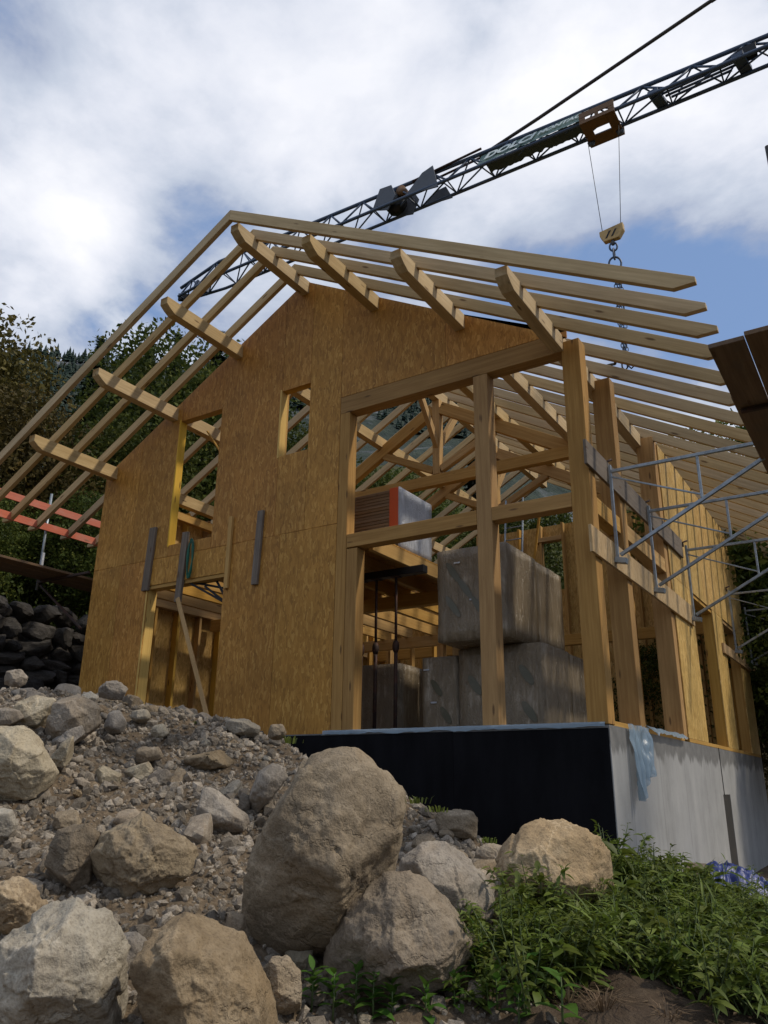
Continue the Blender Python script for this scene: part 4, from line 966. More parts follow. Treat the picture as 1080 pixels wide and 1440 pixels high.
BO = [
 ([(470, 1058), (512, 1068), (548, 1100), (568, 1150), (562, 1215), (545, 1272), (520, 1320), (470, 1358), (400, 1372), (352, 1350), (340, 1290), (345, 1225), (370, 1170), (402, 1108), (438, 1068)], 'largest tall rounded boulder in the middle of the slope', M_ROCK, 3, dict(p=30, amp=.024, depth_k=.42, dt=.12)),
 ([(545, 1252), (580, 1250), (615, 1275), (650, 1318), (663, 1345), (640, 1385), (560, 1412), (480, 1405), (448, 1380), (468, 1330), (500, 1280)], 'pale lumpy boulder in front of the largest boulder', M_TAN, 12, dict(amp=.034)),
 ([(590, 1200), (640, 1205), (672, 1232), (698, 1275), (690, 1310), (640, 1318), (580, 1300), (558, 1250), (565, 1215)], 'smooth grey boulder between the largest boulder and the tan block', M_GREYR, 21, dict(dt=.1)),
 ([(742, 1184), (815, 1179), (862, 1186), (868, 1240), (855, 1310), (700, 1310), (700, 1250), (712, 1212), (726, 1192)], 'flat topped tan boulder against the foot of the black wall', M_TAN, 31, dict(amp=.03, p=90, dt=.25)),
 ([(92, 1290), (125, 1310), (155, 1370), (160, 1420), (150, 1500), (-60, 1500), (-60, 1370), (0, 1330)], 'big pale angular boulder filling the bottom left corner', M_PALE, 41, dict(p=90, amp=.03)),
 ([(190, 1150), (215, 1165), (262, 1175), (276, 1200), (262, 1235), (225, 1262), (165, 1258), (122, 1238), (122, 1208), (150, 1172)], 'flat ochre boulder lying left of the largest boulder', M_YROCK, 54, dict(amp=.038, dt=.0)),
 ([(75, 1172), (120, 1164), (134, 1182), (130, 1230), (118, 1262), (70, 1256), (60, 1215)], 'brown boulder tucked behind the flat ochre boulder', M_ROCK, 61, dict(dt=.15)),
 ([(0, 1027), (28, 1035), (55, 1060), (66, 1085), (48, 1120), (5, 1128), (-50, 1120), (-50, 1030)], 'big pale boulder with broad sloping face at the left edge', M_PALE, 72, dict(p=90)),
 ([(75, 988), (110, 982), (134, 998), (132, 1022), (105, 1045), (66, 1058), (60, 1030)], 'rounded grey boulder near the top of the slope', M_GREYR, 81, dict(dt=.2)),
 ([(20, 992), (48, 984), (76, 986), (64, 1010), (45, 1034), (15, 1030)], 'pale topped boulder wedged left of the rounded grey boulder', M_PALE, 91, dict(p=90, dt=.3)),
 ([(-10, 996), (24, 1000), (28, 1012), (8, 1026), (-20, 1026)], 'bluish grey stone at the left edge near the crest', M_GREYR, 93, dict(sub=5)),
 ([(150, 959), (168, 960), (178, 972), (172, 984), (136, 982), (137, 970)], 'domed grey stone on the crest of the rubble', M_GREYR, 95, dict(sub=5)),
 ([(114, 977), (128, 974), (138, 979), (136, 988), (116, 988)], 'small white stone on the crest of the rubble', M_PALE, 97, dict(sub=4)),
 ([(100, 1041), (121, 1056), (117, 1072), (95, 1075), (92, 1096), (68, 1094), (68, 1070), (82, 1052)], 'angular pale stone below the rounded grey boulder', M_PALE, 101, dict(p=90)),
 ([(90, 1030), (112, 1020), (116, 1035), (100, 1046), (78, 1058), (72, 1045)], 'slanting grey slab above the angular pale stone', M_GREYR, 103, dict(sub=5, p=90)),
 ([(265, 1044), (285, 1046), (300, 1060), (330, 1054), (336, 1070), (318, 1080), (262, 1082), (255, 1062)], 'long brown boulder half sunk in the rubble near the crest', M_ROCK, 111, dict(amp=.038, sub=5)),
 ([(282, 1110), (310, 1125), (345, 1152), (345, 1170), (300, 1168), (276, 1156)], 'square edged grey block left of the smooth elongated stone', M_GREYR, 121, dict(p=30, sub=5)),
 ([(380, 1078), (400, 1085), (404, 1096), (386, 1116), (364, 1144), (350, 1152), (352, 1118), (364, 1090)], 'smooth elongated stone standing beside the largest boulder', M_GREYR, 131, dict(sub=5)),
 ([(338, 1115), (352, 1122), (350, 1148), (334, 1142)], 'small upright stone beside the smooth elongated stone', M_ROCK, 133, dict(sub=4)),
 ([(322, 1288), (340, 1284), (345, 1340), (338, 1372), (318, 1362), (310, 1340)], 'upright cracked tan stone below the ochre boulder', M_TAN, 141, dict(sub=5, p=90)),
 ([(380, 1354), (405, 1355), (424, 1375), (424, 1425), (385, 1438), (362, 1420), (362, 1370)], 'rounded grey brown stone at the bottom beside the green shoots', M_ROCK, 151, dict()),
 ([(10, 1240), (34, 1248), (60, 1285), (48, 1310), (18, 1330), (-30, 1330), (-30, 1245)], 'tan broken boulder at the left edge above the bottom corner boulder', M_TAN, 161, dict(amp=.038)),
 ([(322, 1012), (345, 1013), (366, 1026), (362, 1038), (338, 1034), (314, 1024)], 'flat pale slab on the crest in front of the gable', M_PALE, 171, dict(sub=5)),
 ([(380, 1022), (398, 1020), (403, 1034), (392, 1042), (376, 1038)], 'squarish stone on the crest by the edge of the black wall', M_ROCK, 173, dict(sub=4)),
 ([(8, 945), (26, 943), (36, 955), (30, 966), (4, 964)], 'round brown stone on the heap at the upper left', M_ROCK, 175, dict(sub=5)),
 ([(612, 1142), (660, 1145), (672, 1158), (670, 1180), (620, 1176)], 'pale square block on the slope below the black wall', M_ROCK, 181, dict(sub=5, p=90)),
 ([(0, 1140), (14, 1142), (20, 1165), (8, 1190), (-20, 1190), (-20, 1140)], 'narrow pale stone at the left edge halfway down', M_PALE, 191, dict(sub=5)),
 ([(885, 1203), (915, 1200), (936, 1215), (936, 1235), (880, 1235)], 'brown stone among the weeds by the concrete wall', M_ROCK, 201, dict(sub=5, dt=.3)),
 ([(200, 1330), (250, 1318), (310, 1345), (350, 1390), (372, 1440), (372, 1500), (250, 1500), (225, 1430), (190, 1370)], 'broad sloping tan slab at the bottom below the upright stone', M_TAN, 211, dict(p=90, amp=.032, depth_k=.6)),
 ([(150, 1325), (185, 1318), (215, 1350), (195, 1375), (160, 1370)], 'grey stone bridging the dark hollow at the bottom left', M_GREYR, 221, dict(sub=5)),
 ([(575, 1205), (598, 1190), (625, 1200), (640, 1216), (600, 1225)], 'low stone resting on top of the smooth grey boulder', M_GREYR, 231, dict(sub=5, dt=.3)),
 ([(690, 1190), (712, 1195), (722, 1215), (705, 1235), (672, 1225), (668, 1200)], 'rough brown stone left of the flat topped tan boulder', M_ROCK, 241, dict(sub=5, amp=.038)),
 ([(660, 1225), (690, 1228), (706, 1250), (700, 1285), (680, 1270)], 'broken tan wedge beside the smooth grey boulder', M_TAN, 251, dict(sub=5, amp=.038)),
 ([(152, 1003), (168, 1000), (176, 1014), (168, 1030), (150, 1034), (145, 1020)], 'grey cobble on the upper slope below the domed stone', M_GREYR, 261, dict(sub=4)),
 ([(185, 1000), (205, 998), (212, 1010), (202, 1020), (182, 1012)], 'pale cobble just under the crest right of the domed stone', M_PALE, 263, dict(sub=4)),
 ([(214, 1022), (228, 1018), (236, 1032), (224, 1042), (212, 1034)], 'light grey cobble on the upper slope in front of the doorway', M_PALE, 265, dict(sub=4)),
 ([(192, 1054), (222, 1052), (228, 1068), (190, 1074)], 'brown block half buried in the middle of the upper slope', M_ROCK, 267, dict(sub=4)),
 ([(75, 1148), (108, 1142), (112, 1160), (98, 1172), (68, 1168)], 'dark brown block above the brown boulder', M_ROCK, 269, dict(sub=5)),
 ([(165, 1185-40), (190, 1140), (200, 1150), (176, 1162), (150, 1165)], 'thin stone leaning on the back of the ochre boulder', M_TAN, 271, dict(sub=4)),
]
for i, (poly, lab, mat, sd, kw) in enumerate(BO): boulder('boulder' if i < 22 else 'stone', poly, lab, mat, sd, cat='boulder' if i < 22 else 'stone', **kw)

def rock_proto(seed, sub, p=16, amp=.10):
    rr = random.Random(seed); dirs, Fc = ico(sub); dirs = dirs/np.linalg.norm(dirs, axis=1)[:, None]
    pl = [((rr.gauss(0, 1), rr.gauss(0, 1), rr.gauss(0, 1)), rr.uniform(.6, 1.0)) for _ in range(13)]+[((1, 0, 0), 1), ((-1, 0, 0), 1), ((0, 1, 0), 1), ((0, -1, 0), 1), ((0, 0, 1), .9), ((0, 0, -1), .9)]
    V = dirs*polytope(dirs, pl, p)[:, None]; V = roughen(V, seed, amp, 1.6, ((1, 1), (2.5, .5), (5, .3)), .3); return V, Fc
PROTO = []
for i in range(16):
    V, Fc = rock_proto(300+i, 3, 44 if i % 3 else 22); PROTO.append([V, Fc])
SM = [M_STONE, M_STONE, M_ROCK, M_GREYR, M_PALE, M_TAN]
SMESH = [mesh_of('stone', (V*[1, rnd.uniform(.6, .95), rnd.uniform(.45, .75)]).tolist(), Fc, SM[i % 6], i % 3 == 0) for i, (V, Fc) in enumerate(PROTO)]
cand = []
rs = np.random.RandomState(5)
xy = np.stack([rs.uniform(-10.3, 1.6, 9000), rs.uniform(-7.2, -.35, 9000)], 1); zz = ground_h(xy[:, 0], xy[:, 1])
for (x, y), z in zip(xy, zz):
    u, v, dpt = project((x, y, z))
    if not (-20 < u < 730 and 940 < v < 1450): continue
    if u > 560 and v > 1250: continue
    cl = noise.noise(Vector((x*.8, y*.8, 0)))
    if rs.rand() > .5+.8*cl: continue
    cand.append((x, y, z, dpt))
rs.shuffle(cand)
small = []
for (x, y, z, dpt) in cand[:262]:
    s = min(.028+rs.gamma(1.7, .034), .21)
    o = bpy.data.objects.new('loose_stone', SMESH[rs.randint(16)]); COL.objects.link(o); o.location = (x, y, z+s*.15)
    o.rotation_euler = (rs.normal(0, .35), rs.normal(0, .35), rs.uniform(0, 6.28)); o.scale = (s, s, s)
    u, v, dd = project((x, y, z)); mn = o.data.materials[0].name
    cn = {'boulder_tan': 'tan', 'boulder_pale': 'pale', 'boulder_grey': 'grey', 'boulder_grey_brown': 'brown'}.get(mn, 'speckled')
    sz = 'fist sized' if s < .06 else ('hand sized' if s < .1 else 'head sized')
    wh = ('near the crest' if v < 1050 else 'on the upper slope' if v < 1130 else 'on the middle slope' if v < 1260 else 'on the lowest slope')
    wh += (' at the far left' if u < 110 else ' in front of the doorway' if u < 300 else ' left of the largest boulder' if u < 420 else ' right of the largest boulder')
    tag(o, 'loose '+cn+' '+sz+' stone '+wh, 'stone', 'loose stones strewn over the rubble slope')
# gravel
def gravel():
    V12, F12 = ico(1); V12 = V12[:12]; 
    bm = bmesh.new(); bmesh.ops.create_icosphere(bm, subdivisions=1, radius=1); V12 = np.array([v.co[:] for v in bm.verts]); F12 = np.array([[v.index for v in f.verts] for f in bm.faces]); bm.free()
    n = 26000; xy = np.stack([rs.uniform(-10.6, 1.8, n*3), rs.uniform(-7.6, -.25, n*3)], 1); z = ground_h(xy[:, 0], xy[:, 1])
    keep = []
    for i in range(len(xy)):
        u, v, dpt = project((xy[i, 0], xy[i, 1], z[i]))
        if -60 < u < 800 and 930 < v < 1500 and dpt > 2.5:
            cl = noise.noise(Vector((xy[i, 0]*1.1, xy[i, 1]*1.1, 3)))
            if rs.rand() < .75+.9*cl and not (xy[i, 0] > .0 and rs.rand() < .8): keep.append(i)
        if len(keep) >= n: break
    extra = []
    for (bx, by, br) in BASES:
        for q in range(int(120*min(1, br/.3))+15):
            a = rs.uniform(0, 6.28); r_ = br*rs.uniform(.8, 1.35); extra.append((bx+math.cos(a)*r_, by+math.sin(a)*r_))
    extra = np.array(extra); k0 = len(xy); xy = np.concatenate([xy, extra]); z = np.concatenate([z, ground_h(extra[:, 0], extra[:, 1])])
    keep = np.array(keep+list(range(k0, len(xy)))); m = len(keep); s = np.clip(.006+rs.gamma(1.25, .0125, m), .006, .085)
    A = rs.normal(size=(m, 3, 3)); Qm, _ = np.linalg.qr(A)
    jit = V12[None]*(1+rs.uniform(-.32, .32, (m, 12, 1)))*np.stack([np.ones(m), rs.uniform(.6, 1, m), rs.uniform(.45, .9, m)], -1)[:, None, :]
    W = np.einsum('nij,nkj->nki', Qm, jit)*s[:, None, None]
    gn = np.array([.11*noise.fractal(Vector((a, b, 0))*1.3, 1.0, 2.0, 3)+.045*noise.fractal(Vector((a, b, 0))*5, .8, 2.0, 3) for a, b in xy[keep]])
    W += np.stack([xy[keep, 0], xy[keep, 1], z[keep]+gn+s*.1], -1)[:, None, :]
    F = (F12[None]+np.arange(m)[:, None, None]*12).reshape(-1, 3)
    g = rock_mat('gravel', [(.18, .142, .102), (.31, .255, .188), (.45, .385, .295)], None, 0, 6)
    # tint per pebble
    N = NT(g.node_tree); hs = [n for n in g.node_tree.nodes if n.type == 'HUE_SAT'][0]; ge = N.add('NewGeometry')
    for l in list(g.node_tree.links):
        if l.to_node == hs and l.to_socket.name in ('Value',): g.node_tree.links.remove(l)
    N.l.new(N.math('ADD', .53, N.math('MULTIPLY', N.math('POWER', ge.outputs['Random Per Island'], 1.8), .95)), hs.inputs['Value'])
    o = ob('gravel', mesh_of('gravel', W.reshape(-1, 3).tolist(), F.tolist(), g)); tag(o, 'loose gravel and pebbles covering the rubble slope', None, kind='stuff')
gravel()
# dark rubble retaining wall on the left, behind the mound
def stone_wall():
    t = thing('rubble_wall', 'dark dry rubble retaining wall below the grassy bank on the left', 'stone wall', (-12.2, 3.0, 0.0))
    core = [( -.25, -6.0), ( .8, 5.5)]
    V, Fc = prism([(-.9, -1.0), (.35, -1.0), (.05, 2.35), (-.9, 2.4)], 12.0, 'Y', -6.4)
    solid('core', V, Fc, M_DARKR, t)
    rr = random.Random(77); mats = [mesh_of('stone', (V*[1, .8, .75]).tolist(), Fc, M_DARKR, False) for V, Fc in PROTO[:8]]
    z = -.75; n = 0
    while z < 2.45:
        h = rr.uniform(.26, .42); y = -6.3
        while y < 5.4:
            w = rr.uniform(.28, .75); x = .36-.09*(z+.75)+rr.uniform(-.05, .08)
            if n < 290:
                M = Matrix.Translation((x, y+w/2, z+h/2)) @ Euler((rr.uniform(-.3, .3), rr.uniform(-.3, .3), rr.uniform(-.4, .4)+math.pi/2), 'XYZ').to_matrix().to_4x4() @ Matrix.Diagonal((w*.58, .34, h*.78, 1))
                ob('stone', mats[rr.randrange(8)], t, M); n += 1
            y += w
        z += h*.92
stone_wall()

# ------------------------------------------------------------------ weeds
def leaf_verts(l, w, fold=.25, droop=.3):
    # a leaf along +Y, folded on the midrib, 8 faces
    prof = [(0, .04), (.22, .75), (.5, 1.0), (.78, .62), (1.0, 0)]
    V = []; Fc = []
    for s, k in prof:
        y = s*l; z = -droop*l*s*s
        V += [(-w*k/2, y, z+fold*w*k/2), (0, y, z), (w*k/2, y, z+fold*w*k/2)]
    for i in range(4):
        a = i*3; Fc += [(a, a+1, a+4, a+3), (a+1, a+2, a+5, a+4)]
    return V, Fc
def weed_mesh(seed, h, n, lmin, lmax, wk, spread):
    rr = random.Random(seed); V = []; Fc = []; SV = []; SF = []
    stems = rr.randint(2, 4)
    for s in range(stems):
        lx, ly = rr.gauss(0, .12)*spread, rr.gauss(0, .12)*spread; hh = h*rr.uniform(.65, 1.0)
        pts = [Vector((lx*u*1.0+rr.gauss(0, .006), ly*u+rr.gauss(0, .006), hh*u)) for u in (0, .35, .7, 1)]
        a, b = tube_geo(pts, [.006, .005, .004, .002], 4, False); o_ = len(SV); SV += a; SF += [tuple(i+o_ for i in f) for f in b]
        for k in range(n):
            u = rr.uniform(.12, 1)**.75; p = Vector((lx*u, ly*u, hh*u)); l = rr.uniform(lmin, lmax)*(1.15-.55*u); a_, b_ = leaf_verts(l, l*wk*rr.uniform(.8, 1.2), rr.uniform(.15, .5), rr.uniform(.1, .7))
            M = Matrix.Translation(p) @ Matrix.Rotation(rr.uniform(0, 6.28), 4, 'Z') @ Matrix.Rotation(rr.uniform(-.2, .95)*(.5+u*.6), 4, 'X') @ Matrix.Rotation(rr.uniform(-.5, .5), 4, 'Y') @ Matrix.Translation((0, .012, 0))
            o_ = len(V); V += [M @ Vector(q) for q in a_]; Fc += [tuple(i+o_ for i in f) for f in b_]
    return mesh_of('foliage', V, Fc, M_LEAF, True), mesh_of('stem', SV, SF, M_STEM, True)
WP = [weed_mesh(500+i, .36+.05*(i % 4), 26+4*(i % 3), .055, .13, .42, 1.2) for i in range(6)]+[weed_mesh(561, .36, 9, .12, .21, .55, 1.6), weed_mesh(562, .42, 16, .15, .34, .085, 2.2), weed_mesh(563, .52, 34, .03, .075, .5, .8)]
def weed(kind, x, y, s, rz, lab, grp, z=None):
    t = thing('weed_plant', lab, 'weed', (x, y, (gz(x, y) if z is None else z)-.02), rz, grp); t.scale = (s, s, s*rnd.uniform(.85, 1.2))
    t.rotation_euler = (rnd.gauss(0, .10), rnd.gauss(0, .10), rz)
    ob('foliage', WP[kind][0], t); ob('stem', WP[kind][1], t); return t
pts = []
for i in range(6000):
    x = rnd.uniform(-1.3, 5.2); y = rnd.uniform(-6.0, .2); z = gz(x, y) if len(pts) < 5000 else 0; u, v, dpt = project((x, y, z))
    if not (640 < u < 1140 and 1205 < v < 1440): continue
    lim = np.interp(u, [640, 690, 740, 800, 860, 920, 1000, 1080, 1140], [1420, 1330, 1290, 1275, 1262, 1262, 1290, 1315, 1330])
    low = np.interp(u, [640, 740, 800, 850, 900, 960, 1000, 1080, 1140], [1440, 1440, 1400, 1385, 1390, 1410, 1432, 1440, 1440])
    if v < lim or v > low: continue
    if any((x-a)**2+(y-b)**2 < .0085 for a, b, c in pts): continue
    pts.append((x, y, z))
    if len(pts) >= 285: break
for (x, y, z) in pts:
    u, v, dd = project((x, y, z)); k = 1+.3*math.exp(-((u-860)/90)**2)*(v < 1310)
    rim = 'at the front rim above bare soil' if v > 1362 else ('in the back row of the patch' if v < 1290 else 'in the middle of the patch')
    side = 'beside the pale lumpy boulder' if u < 730 else ('below the flat topped boulder' if u < 850 else ('below the concrete corner' if u < 960 else 'below the blue tarpaulin'))
    kd = rnd.randrange(9); kd = 8 if kd == 7 and (u < 770 or v < 1295) else kd
    weed(kd, x, y, rnd.uniform(.7, 1.2)*k, rnd.uniform(0, 6.28), 'leafy green weed '+rim+', '+side, 'weeds in the dense patch on the right', z)
# tall thin seed stalks against the concrete
def stalk(px, py, h, lab):
    g, t_ = ground_hit(px, py); t = thing('weed_stalk', lab, 'weed', g, rnd.uniform(0, 6))
    tube('stem', [(0, 0, -.02), (.01, 0, h*.5), (.03, .01, h)], [.006, .005, .003], M_STEM, t, 5)
    V = []; Fc = []
    for k in range(46):
        u = rnd.uniform(.3, 1); l = rnd.uniform(.02, .05); a_, b_ = leaf_verts(l, l*.6)
        M = Matrix.Translation((.03*u, 0, h*u)) @ Matrix.Rotation(rnd.uniform(0, 6.28), 4, 'Z') @ Matrix.Rotation(rnd.uniform(.1, 1.1), 4, 'X'); o_ = len(V); V += [M @ Vector(q) for q in a_]; Fc += [tuple(i+o_ for i in f) for f in b_]
    ob('foliage', mesh_of('foliage', V, Fc, M_LEAF), t)
stalk(946, 1268, .62, 'taller thin weed stalk against the concrete, nearer the blue tarpaulin'); stalk(925, 1264, .45, 'shorter thin weed stalk against the concrete'); stalk(886, 1262, .52, 'thin weed stalk over the flat topped boulder side of the patch'); stalk(985, 1280, .34, 'small stalk just left of the blue tarpaulin')
# broad-leaved shoots in front: every leaf its own piece
LM = []
for i in range(5):
    V, Fc = leaf_verts(1, .46+.05*i, .3, .15+.12*i); LM.append(mesh_of('leaf', V, Fc, M_LEAF2, True))
V, Fc = tube_geo([(0, 0, 0), (.02, 0, .5), (0, .02, 1)], [.03, .025, .012], 5); SM_ = mesh_of('stem', V, Fc, M_STEM, True)
def shoot(px, py, h, n, lab, ll=.12):
    g, t_ = ground_hit(px, py); t = thing('green_shoot', lab, 'weed', g-Vector((0, 0, .01)), rnd.uniform(0, 6.28), 'broad leaved green shoots along the bottom')
    ob('stem', SM_, t, Matrix.Diagonal((h, h, h, 1)))
    for k in range(n):
        u = .25+.75*k/(n-1); l = ll*rnd.uniform(.7, 1.2)*(1.1-.35*u)
        M = Matrix.Translation((0, 0, h*u)) @ Matrix.Rotation(k*2.4+rnd.uniform(-.4, .4), 4, 'Z') @ Matrix.Rotation(.15+.9*u*rnd.uniform(.6, 1.1), 4, 'X') @ Matrix.Scale(l, 4); ob('leaf', LM[rnd.randrange(5)], t, M)
SH = [(438, 1420, .20, 12, 'green shoot at the left end of the bottom row, beside the rounded stone'), (468, 1432, .22, 13, 'green shoot second from the rounded stone at the bottom'), (500, 1425, .24, 14, 'green shoot below the pale lumpy boulder, left of centre'), (525, 1438, .24, 14, 'tallest green shoot below the pale lumpy boulder'), (552, 1440, .2, 12, 'green shoot under the right side of the pale lumpy boulder'),
      (600, 1442, .2, 12, 'low green shoot on the dark soil between the two green patches'), (640, 1425, .2, 12, 'green shoot at the left rim of the weed patch'), (672, 1400, .24, 13, 'green shoot leaning at the lower left of the weed patch'), (668, 1360, .26, 13, 'green shoot right of the pale lumpy boulder'), (700, 1425, .22, 12, 'broad leaved shoot at the bottom under the weed patch'), (730, 1445, .2, 10, 'dark broad leaved shoot at the bottom edge below the weeds'), (792, 1450, .26, 8, 'star shaped shoot with long leaves on the bare soil'), (745, 1405, .2, 11, 'green shoot below the middle of the weed patch'), (700, 1370, .22, 12, 'green shoot inside the left end of the weed patch')]
for a in SH: shoot(*a, ll=.17 if 'star' in a[4] else .115)
# tiny plants on the crest of the mound, dry grass on the soil
def tuft(px, py, h, lab, mat, n=24, spread=.6):
    g, t_ = ground_hit(px, py); V = []; Fc = []
    for k in range(n):
        a = rnd.uniform(0, 6.28); r0 = rnd.uniform(0, .05); d = Vector((math.cos(a), math.sin(a), 0)); hh = h*rnd.uniform(.5, 1); sp = spread*rnd.uniform(.3, 1)*hh
        p0 = d*r0; p1 = d*(r0+sp*.4)+Vector((0, 0, hh*.7)); p2 = d*(r0+sp)+Vector((0, 0, hh*rnd.uniform(.5, 1))); sd = Vector((-d.y, d.x, 0))*.004
        o_ = len(V); V += [p0-sd, p0+sd, p1+sd*.8, p1-sd*.8, p2]; Fc += [(o_, o_+1, o_+2, o_+3), (o_+3, o_+2, o_+4)]
    o = ob('grass_tuft', mesh_of('grass_tuft', V, Fc, mat)); o.location = g; tag(o, lab, 'grass')
M_DRY = leaf_mat('dry_grass', (.15, .105, .06), (.28, .21, .125), None, .2)
for (px, py, h, lab, m, n, s) in [(850, 1425, .16, 'dry straw tuft on the bare soil below the weeds', M_DRY, 60, 2.2), (800, 1408, .12, 'dry straw tuft at the upper left of the bare soil', M_DRY, 40, 2.4), (940, 1440, .12, 'dry straw tuft near the bottom right on the bare soil', M_DRY, 40, 2.4), (655, 1390, .14, 'brown dead grass hanging beside the pale lumpy boulder', M_DRY, 50, 1.8),
                           (275, 1018, .05, 'small green tuft on the crest in front of the doorway', M_LEAF, 20, .8), (408, 1045, .035, 'small green tuft on the crest beside the black wall', M_LEAF, 22, .8), (588, 1130, .035, 'small green tuft beside the largest boulder top', M_LEAF, 24, .7), (615, 1142, .03, 'small green tuft above the pale square block', M_LEAF, 20, .7), (686, 1185, .03, 'tiny green tuft on the slope left of the flat topped boulder', M_LEAF, 16, .7)]: tuft(px, py, h, lab, m, n, s)
# ground litter between weeds
def litter():
    V = []; Fc = []
    for i in range(2600):
        x = rnd.uniform(-.6, 4.6); y = rnd.uniform(-6.2, -1.5); z = tps(np.array([x]), np.array([y]))[0]+.01; l = rnd.uniform(.03, .09); a_, b_ = leaf_verts(l, l*rnd.choice((.06, .06, .4)))
        M = Matrix.Translation((x, y, z+rnd.uniform(0, .03))) @ Euler((rnd.gauss(0, .35), rnd.gauss(0, .35), rnd.uniform(0, 6.28))).to_matrix().to_4x4(); o_ = len(V); V += [M @ Vector(q) for q in a_]; Fc += [tuple(i+o_ for i in f) for f in b_]
    o = ob('leaf_litter', mesh_of('leaf_litter', V, Fc, leaf_mat('litter', (.05, .035, .022), (.16, .12, .075), None, .1))); tag(o, 'dry straw and leaf litter on the soil between the weeds', None, kind='stuff')
litter()

# ------------------------------------------------------------------ trees
def crown_mesh(seed, rx, ry, rz, nclu, nleaf, lsize, mat, cone=0):
    rr = np.random.RandomState(seed); Vs = []
    for c in range(nclu):
        while True:
            p = rr.uniform(-1, 1, 3)
            if np.linalg.norm(p) < 1 and np.linalg.norm(p) > .35: break
        if cone: p[:2] *= (1-(p[2]+1)/2*.85)
        c0 = p*[rx, ry, rz]; cr = rr.uniform(.5, 1.0)*.28*min(rx, ry, rz)*1.3
        q = rr.normal(size=(nleaf, 3)); q = q/np.linalg.norm(q, axis=1)[:, None]*rr.uniform(.3, 1, (nleaf, 1))**.5*cr*[1.2, 1.2, .75]+c0
        a = rr.normal(size=(nleaf, 3)); a /= np.linalg.norm(a, axis=1)[:, None]; b = np.cross(a, rr.normal(size=(nleaf, 3))); b /= np.linalg.norm(b, axis=1)[:, None]
        s = lsize*rr.uniform(.6, 1.3, (nleaf, 1))
        Vs.append(np.stack([q-a*s, q+b*s*.55, q+a*s, q-b*s*.55], 1))
    V = np.concatenate(Vs).reshape(-1, 3); F = np.arange(len(V)).reshape(-1, 4)
    return mesh_of('crown', V.tolist(), F.tolist(), mat)
def trunk_mesh(seed, h, r, hc, rx):
    rr = random.Random(seed); V, Fc = tube_geo([(0, 0, -.4), (.1, 0, h*.3), (.0, .15, h*.6), (.1, .1, h*.92)], [r, r*.8, r*.5, r*.12], 8)
    for k in range(9):
        a = rr.uniform(0, 6.28); z0 = h*rr.uniform(.3, .75); L_ = rx*rr.uniform(.5, .9)
        a_, b_ = tube_geo([(0, 0, z0), (math.cos(a)*L_*.5, math.sin(a)*L_*.5, z0+L_*.35), (math.cos(a)*L_, math.sin(a)*L_, z0+L_*.55)], [r*.35, r*.22, r*.06], 5); o_ = len(V); V += a_; Fc += [tuple(i+o_ for i in f) for f in b_]
    return mesh_of('trunk', V, Fc, M_BARK, True)
def conifer_meshes(seed, h, r):
    rr = random.Random(seed); V = []; Fc = []
    z = h*.12
    while z < h:
        k = 1-(z/h); rad = r*(k**.85)*rr.uniform(.8, 1.12)+.06; nb = int(7+8*k)
        for i in range(nb):
            a = rr.uniform(0, 6.28); L_ = rad*rr.uniform(.7, 1.1); d = Vector((math.cos(a), math.sin(a), 0)); sd = Vector((-d.y, d.x, 0))
            m = 5
            for j in range(m):
                u0 = (j+.2)/m; p = d*L_*u0+Vector((0, 0, z-L_*.38*u0*u0+rr.uniform(-.05, .05)))
                w = .16*r*(1.15-u0)*rr.uniform(.7, 1.3); l = L_/m*1.2; tz = rr.uniform(-.3, .15)
                o_ = len(V); V += [p, p+sd*w+d*l*.5+Vector((0, 0, tz*w-.05)), p+d*l*1.2+Vector((0, 0, -.08)), p-sd*w+d*l*.5+Vector((0, 0, tz*w-.05))]; Fc.append((o_, o_+1, o_+2, o_+3))
        z += h*.026*(.5+k)
    cr = mesh_of('crown', V, Fc, M_CONIF); a_, b_ = tube_geo([(0, 0, -.5), (0, 0, h)], [.022*h, .01], 7); return cr, mesh_of('trunk', a_, b_, M_BARK)
TP = {}
for kind, (mat, sd) in {'green': (M_TREEA, 1), 'green2': (M_TREEA, 2), 'autumn': (M_TREEO, 3)}.items():
    TP[kind] = (crown_mesh(sd, 3.1, 3.1, 4.2, 210, 170, .085, mat), trunk_mesh(sd, 9.5, .28, 7, 3.0))
TP['conifer'] = conifer_meshes(9, 14, 2.6); TP['conifer2'] = conifer_meshes(19, 14, 2.1)
def tree(kind, az, dist, top_el, lab, grp=None, squash=1.0):
    a = R(az); x, y = CAM.x+math.sin(a)*dist, CAM.y+math.cos(a)*dist; z = gz(x, y)
    ztop = CAM.z+dist*math.tan(R(top_el)); h = max(ztop-z, 3)
    t = thing('conifer_tree' if 'con' in kind else 'broadleaf_tree', lab, 'tree', (x, y, z), rnd.uniform(0, 6.28), grp)
    cr, tk = TP[kind]
    if 'con' in kind:
        s = h/14; ob('crown', cr, t, Matrix.Diagonal((s*squash, s*squash, s, 1))); ob('trunk', tk, t, Matrix.Diagonal((s, s, s, 1)))
    else:
        s = h/11.2; ob('crown', cr, t, Matrix.Translation((0, 0, 7*s)) @ Matrix.Diagonal((s*squash, s*squash, s, 1))); ob('trunk', tk, t, Matrix.Diagonal((s, s, s, 1)))
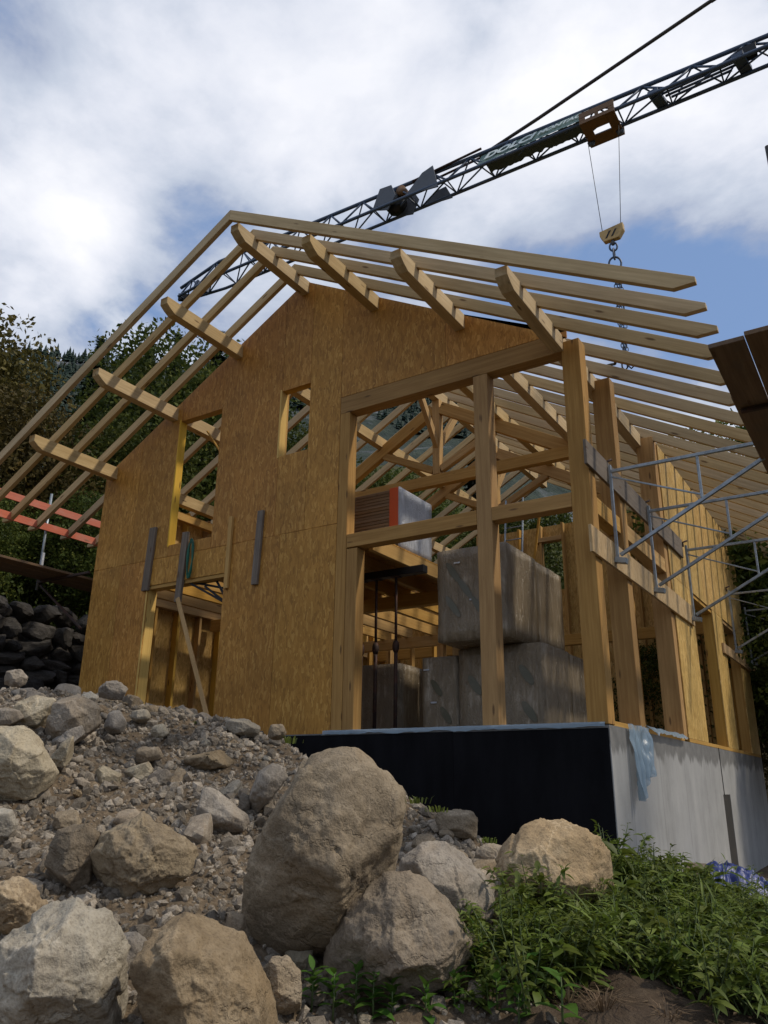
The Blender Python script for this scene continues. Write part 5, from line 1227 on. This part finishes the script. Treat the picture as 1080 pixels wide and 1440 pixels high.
TL = [('autumn', -66, 27, 30.0, 'olive brown tree at the left picture edge reaching highest'), ('autumn', -60.5, 24, 25.0, 'autumn brown tree in front of the highest tree at the left edge'), ('green', -63, 20, 19.5, 'yellow green bushy tree at the left edge behind the red guard boards'), ('green2', -58.0, 23, 17.0, 'low green tree behind the left scaffold deck'),
      ('conifer', -55.2, 38, 29.4, 'lone pointed conifer standing up on the skyline left of the roof'), ('conifer2', -53.6, 36, 28.6, 'conifer behind the upper left rafters, left of the pair'), ('conifer', -51.6, 34, 29.6, 'dark conifer behind the second left purlin'), ('conifer2', -49.6, 36, 30.6, 'dark conifer behind the rafters below the jib tip'), ('green', -48, 30, 30.2, 'dark leafy tree behind the upper left rafters'), ('conifer', -46.4, 36, 31.2, 'conifer just left of the gable peak seen between rafters'), ('green2', -52.5, 26, 24.5, 'dark broad tree behind the middle of the left roof slope'), ('green', -55, 22, 19.0, 'bushy tree behind the lower left rafters'), ('green2', -50, 21, 17.5, 'dark low tree behind the left end wall'), ('conifer2', -44, 40, 29.5, 'conifer hidden mostly behind the gable top'),
      ('green', -10.5, 24, 21.0, 'leafy tree behind the rear right roof corner'), ('green2', -7.0, 22, 24.3, 'tall leafy tree showing between the right rafters against the sky'), ('autumn', -4.2, 25, 22.0, 'brownish tree behind the scaffold deck at right'), ('green', -2.5, 19, 14.0, 'green tree at the right edge behind the last brackets'), ('green2', -13.5, 21, 10.5, 'green tree seen through the side wall openings'), ('green', -18.5, 27, 12.0, 'green tree behind the rear wall of the house'), ('autumn', -9.2, 24, 8.0, 'yellowish bush seen between the side posts'), ('green', -31, 30, 22, 'green tree seen under the ridge between rafters'), ('green2', -36, 28, 23, 'green tree seen through the large opening behind the board stack'), ('conifer', -26, 34, 24, 'conifer seen through the trusses right of the king post'), ('green2', -41, 30, 25, 'leafy tree seen through the small window'), ('green2', -23, 28, 20, 'leafy tree behind the insulation packs')]
for a in TL: tree(*a, grp='trees standing behind the house')
# forest on the far slope
def forest():
    V = []; Fc = []; rr = random.Random(4)
    for i in range(5200):
        az = R(rr.uniform(-85, 8)); d = rr.uniform(72, 131); x, y = CAM.x+math.sin(az)*d, CAM.y+math.cos(az)*d
        if noise.noise(Vector((x*.03, y*.03, 2))) > .28: continue
        z = float(far_h(np.array([x]), np.array([y]))[0])+2.2*noise.fractal(Vector((x, y, 0))*.06, 1.0, 2.0, 4); h = rr.uniform(1.0, 2.3); r = h*rr.uniform(.28, .42)
        for L_ in range(5):
            z0 = z+h*(.05+.19*L_); z1 = z0+h*.32; rad = r*(1-.19*L_); o_ = len(V); n = 7; ph = rr.uniform(0, 6)
            for k in range(n):
                a = ph+2*math.pi*k/n; q = rad*rr.uniform(.6, 1.15); V.append((x+math.cos(a)*q, y+math.sin(a)*q, z0-rr.uniform(0, .08)*h))
            V.append((x, y, z1)); Fc += [(o_+k, o_+(k+1) % n, o_+n) for k in range(n)]
    m = leaf_mat('far_conifers', (.007, .018, .012), (.022, .038, .026), None, .0)
    o = ob('far_forest', mesh_of('far_forest', V, Fc, m)); tag(o, 'dark conifer forest covering the far mountain slope', None, kind='stuff')
forest()
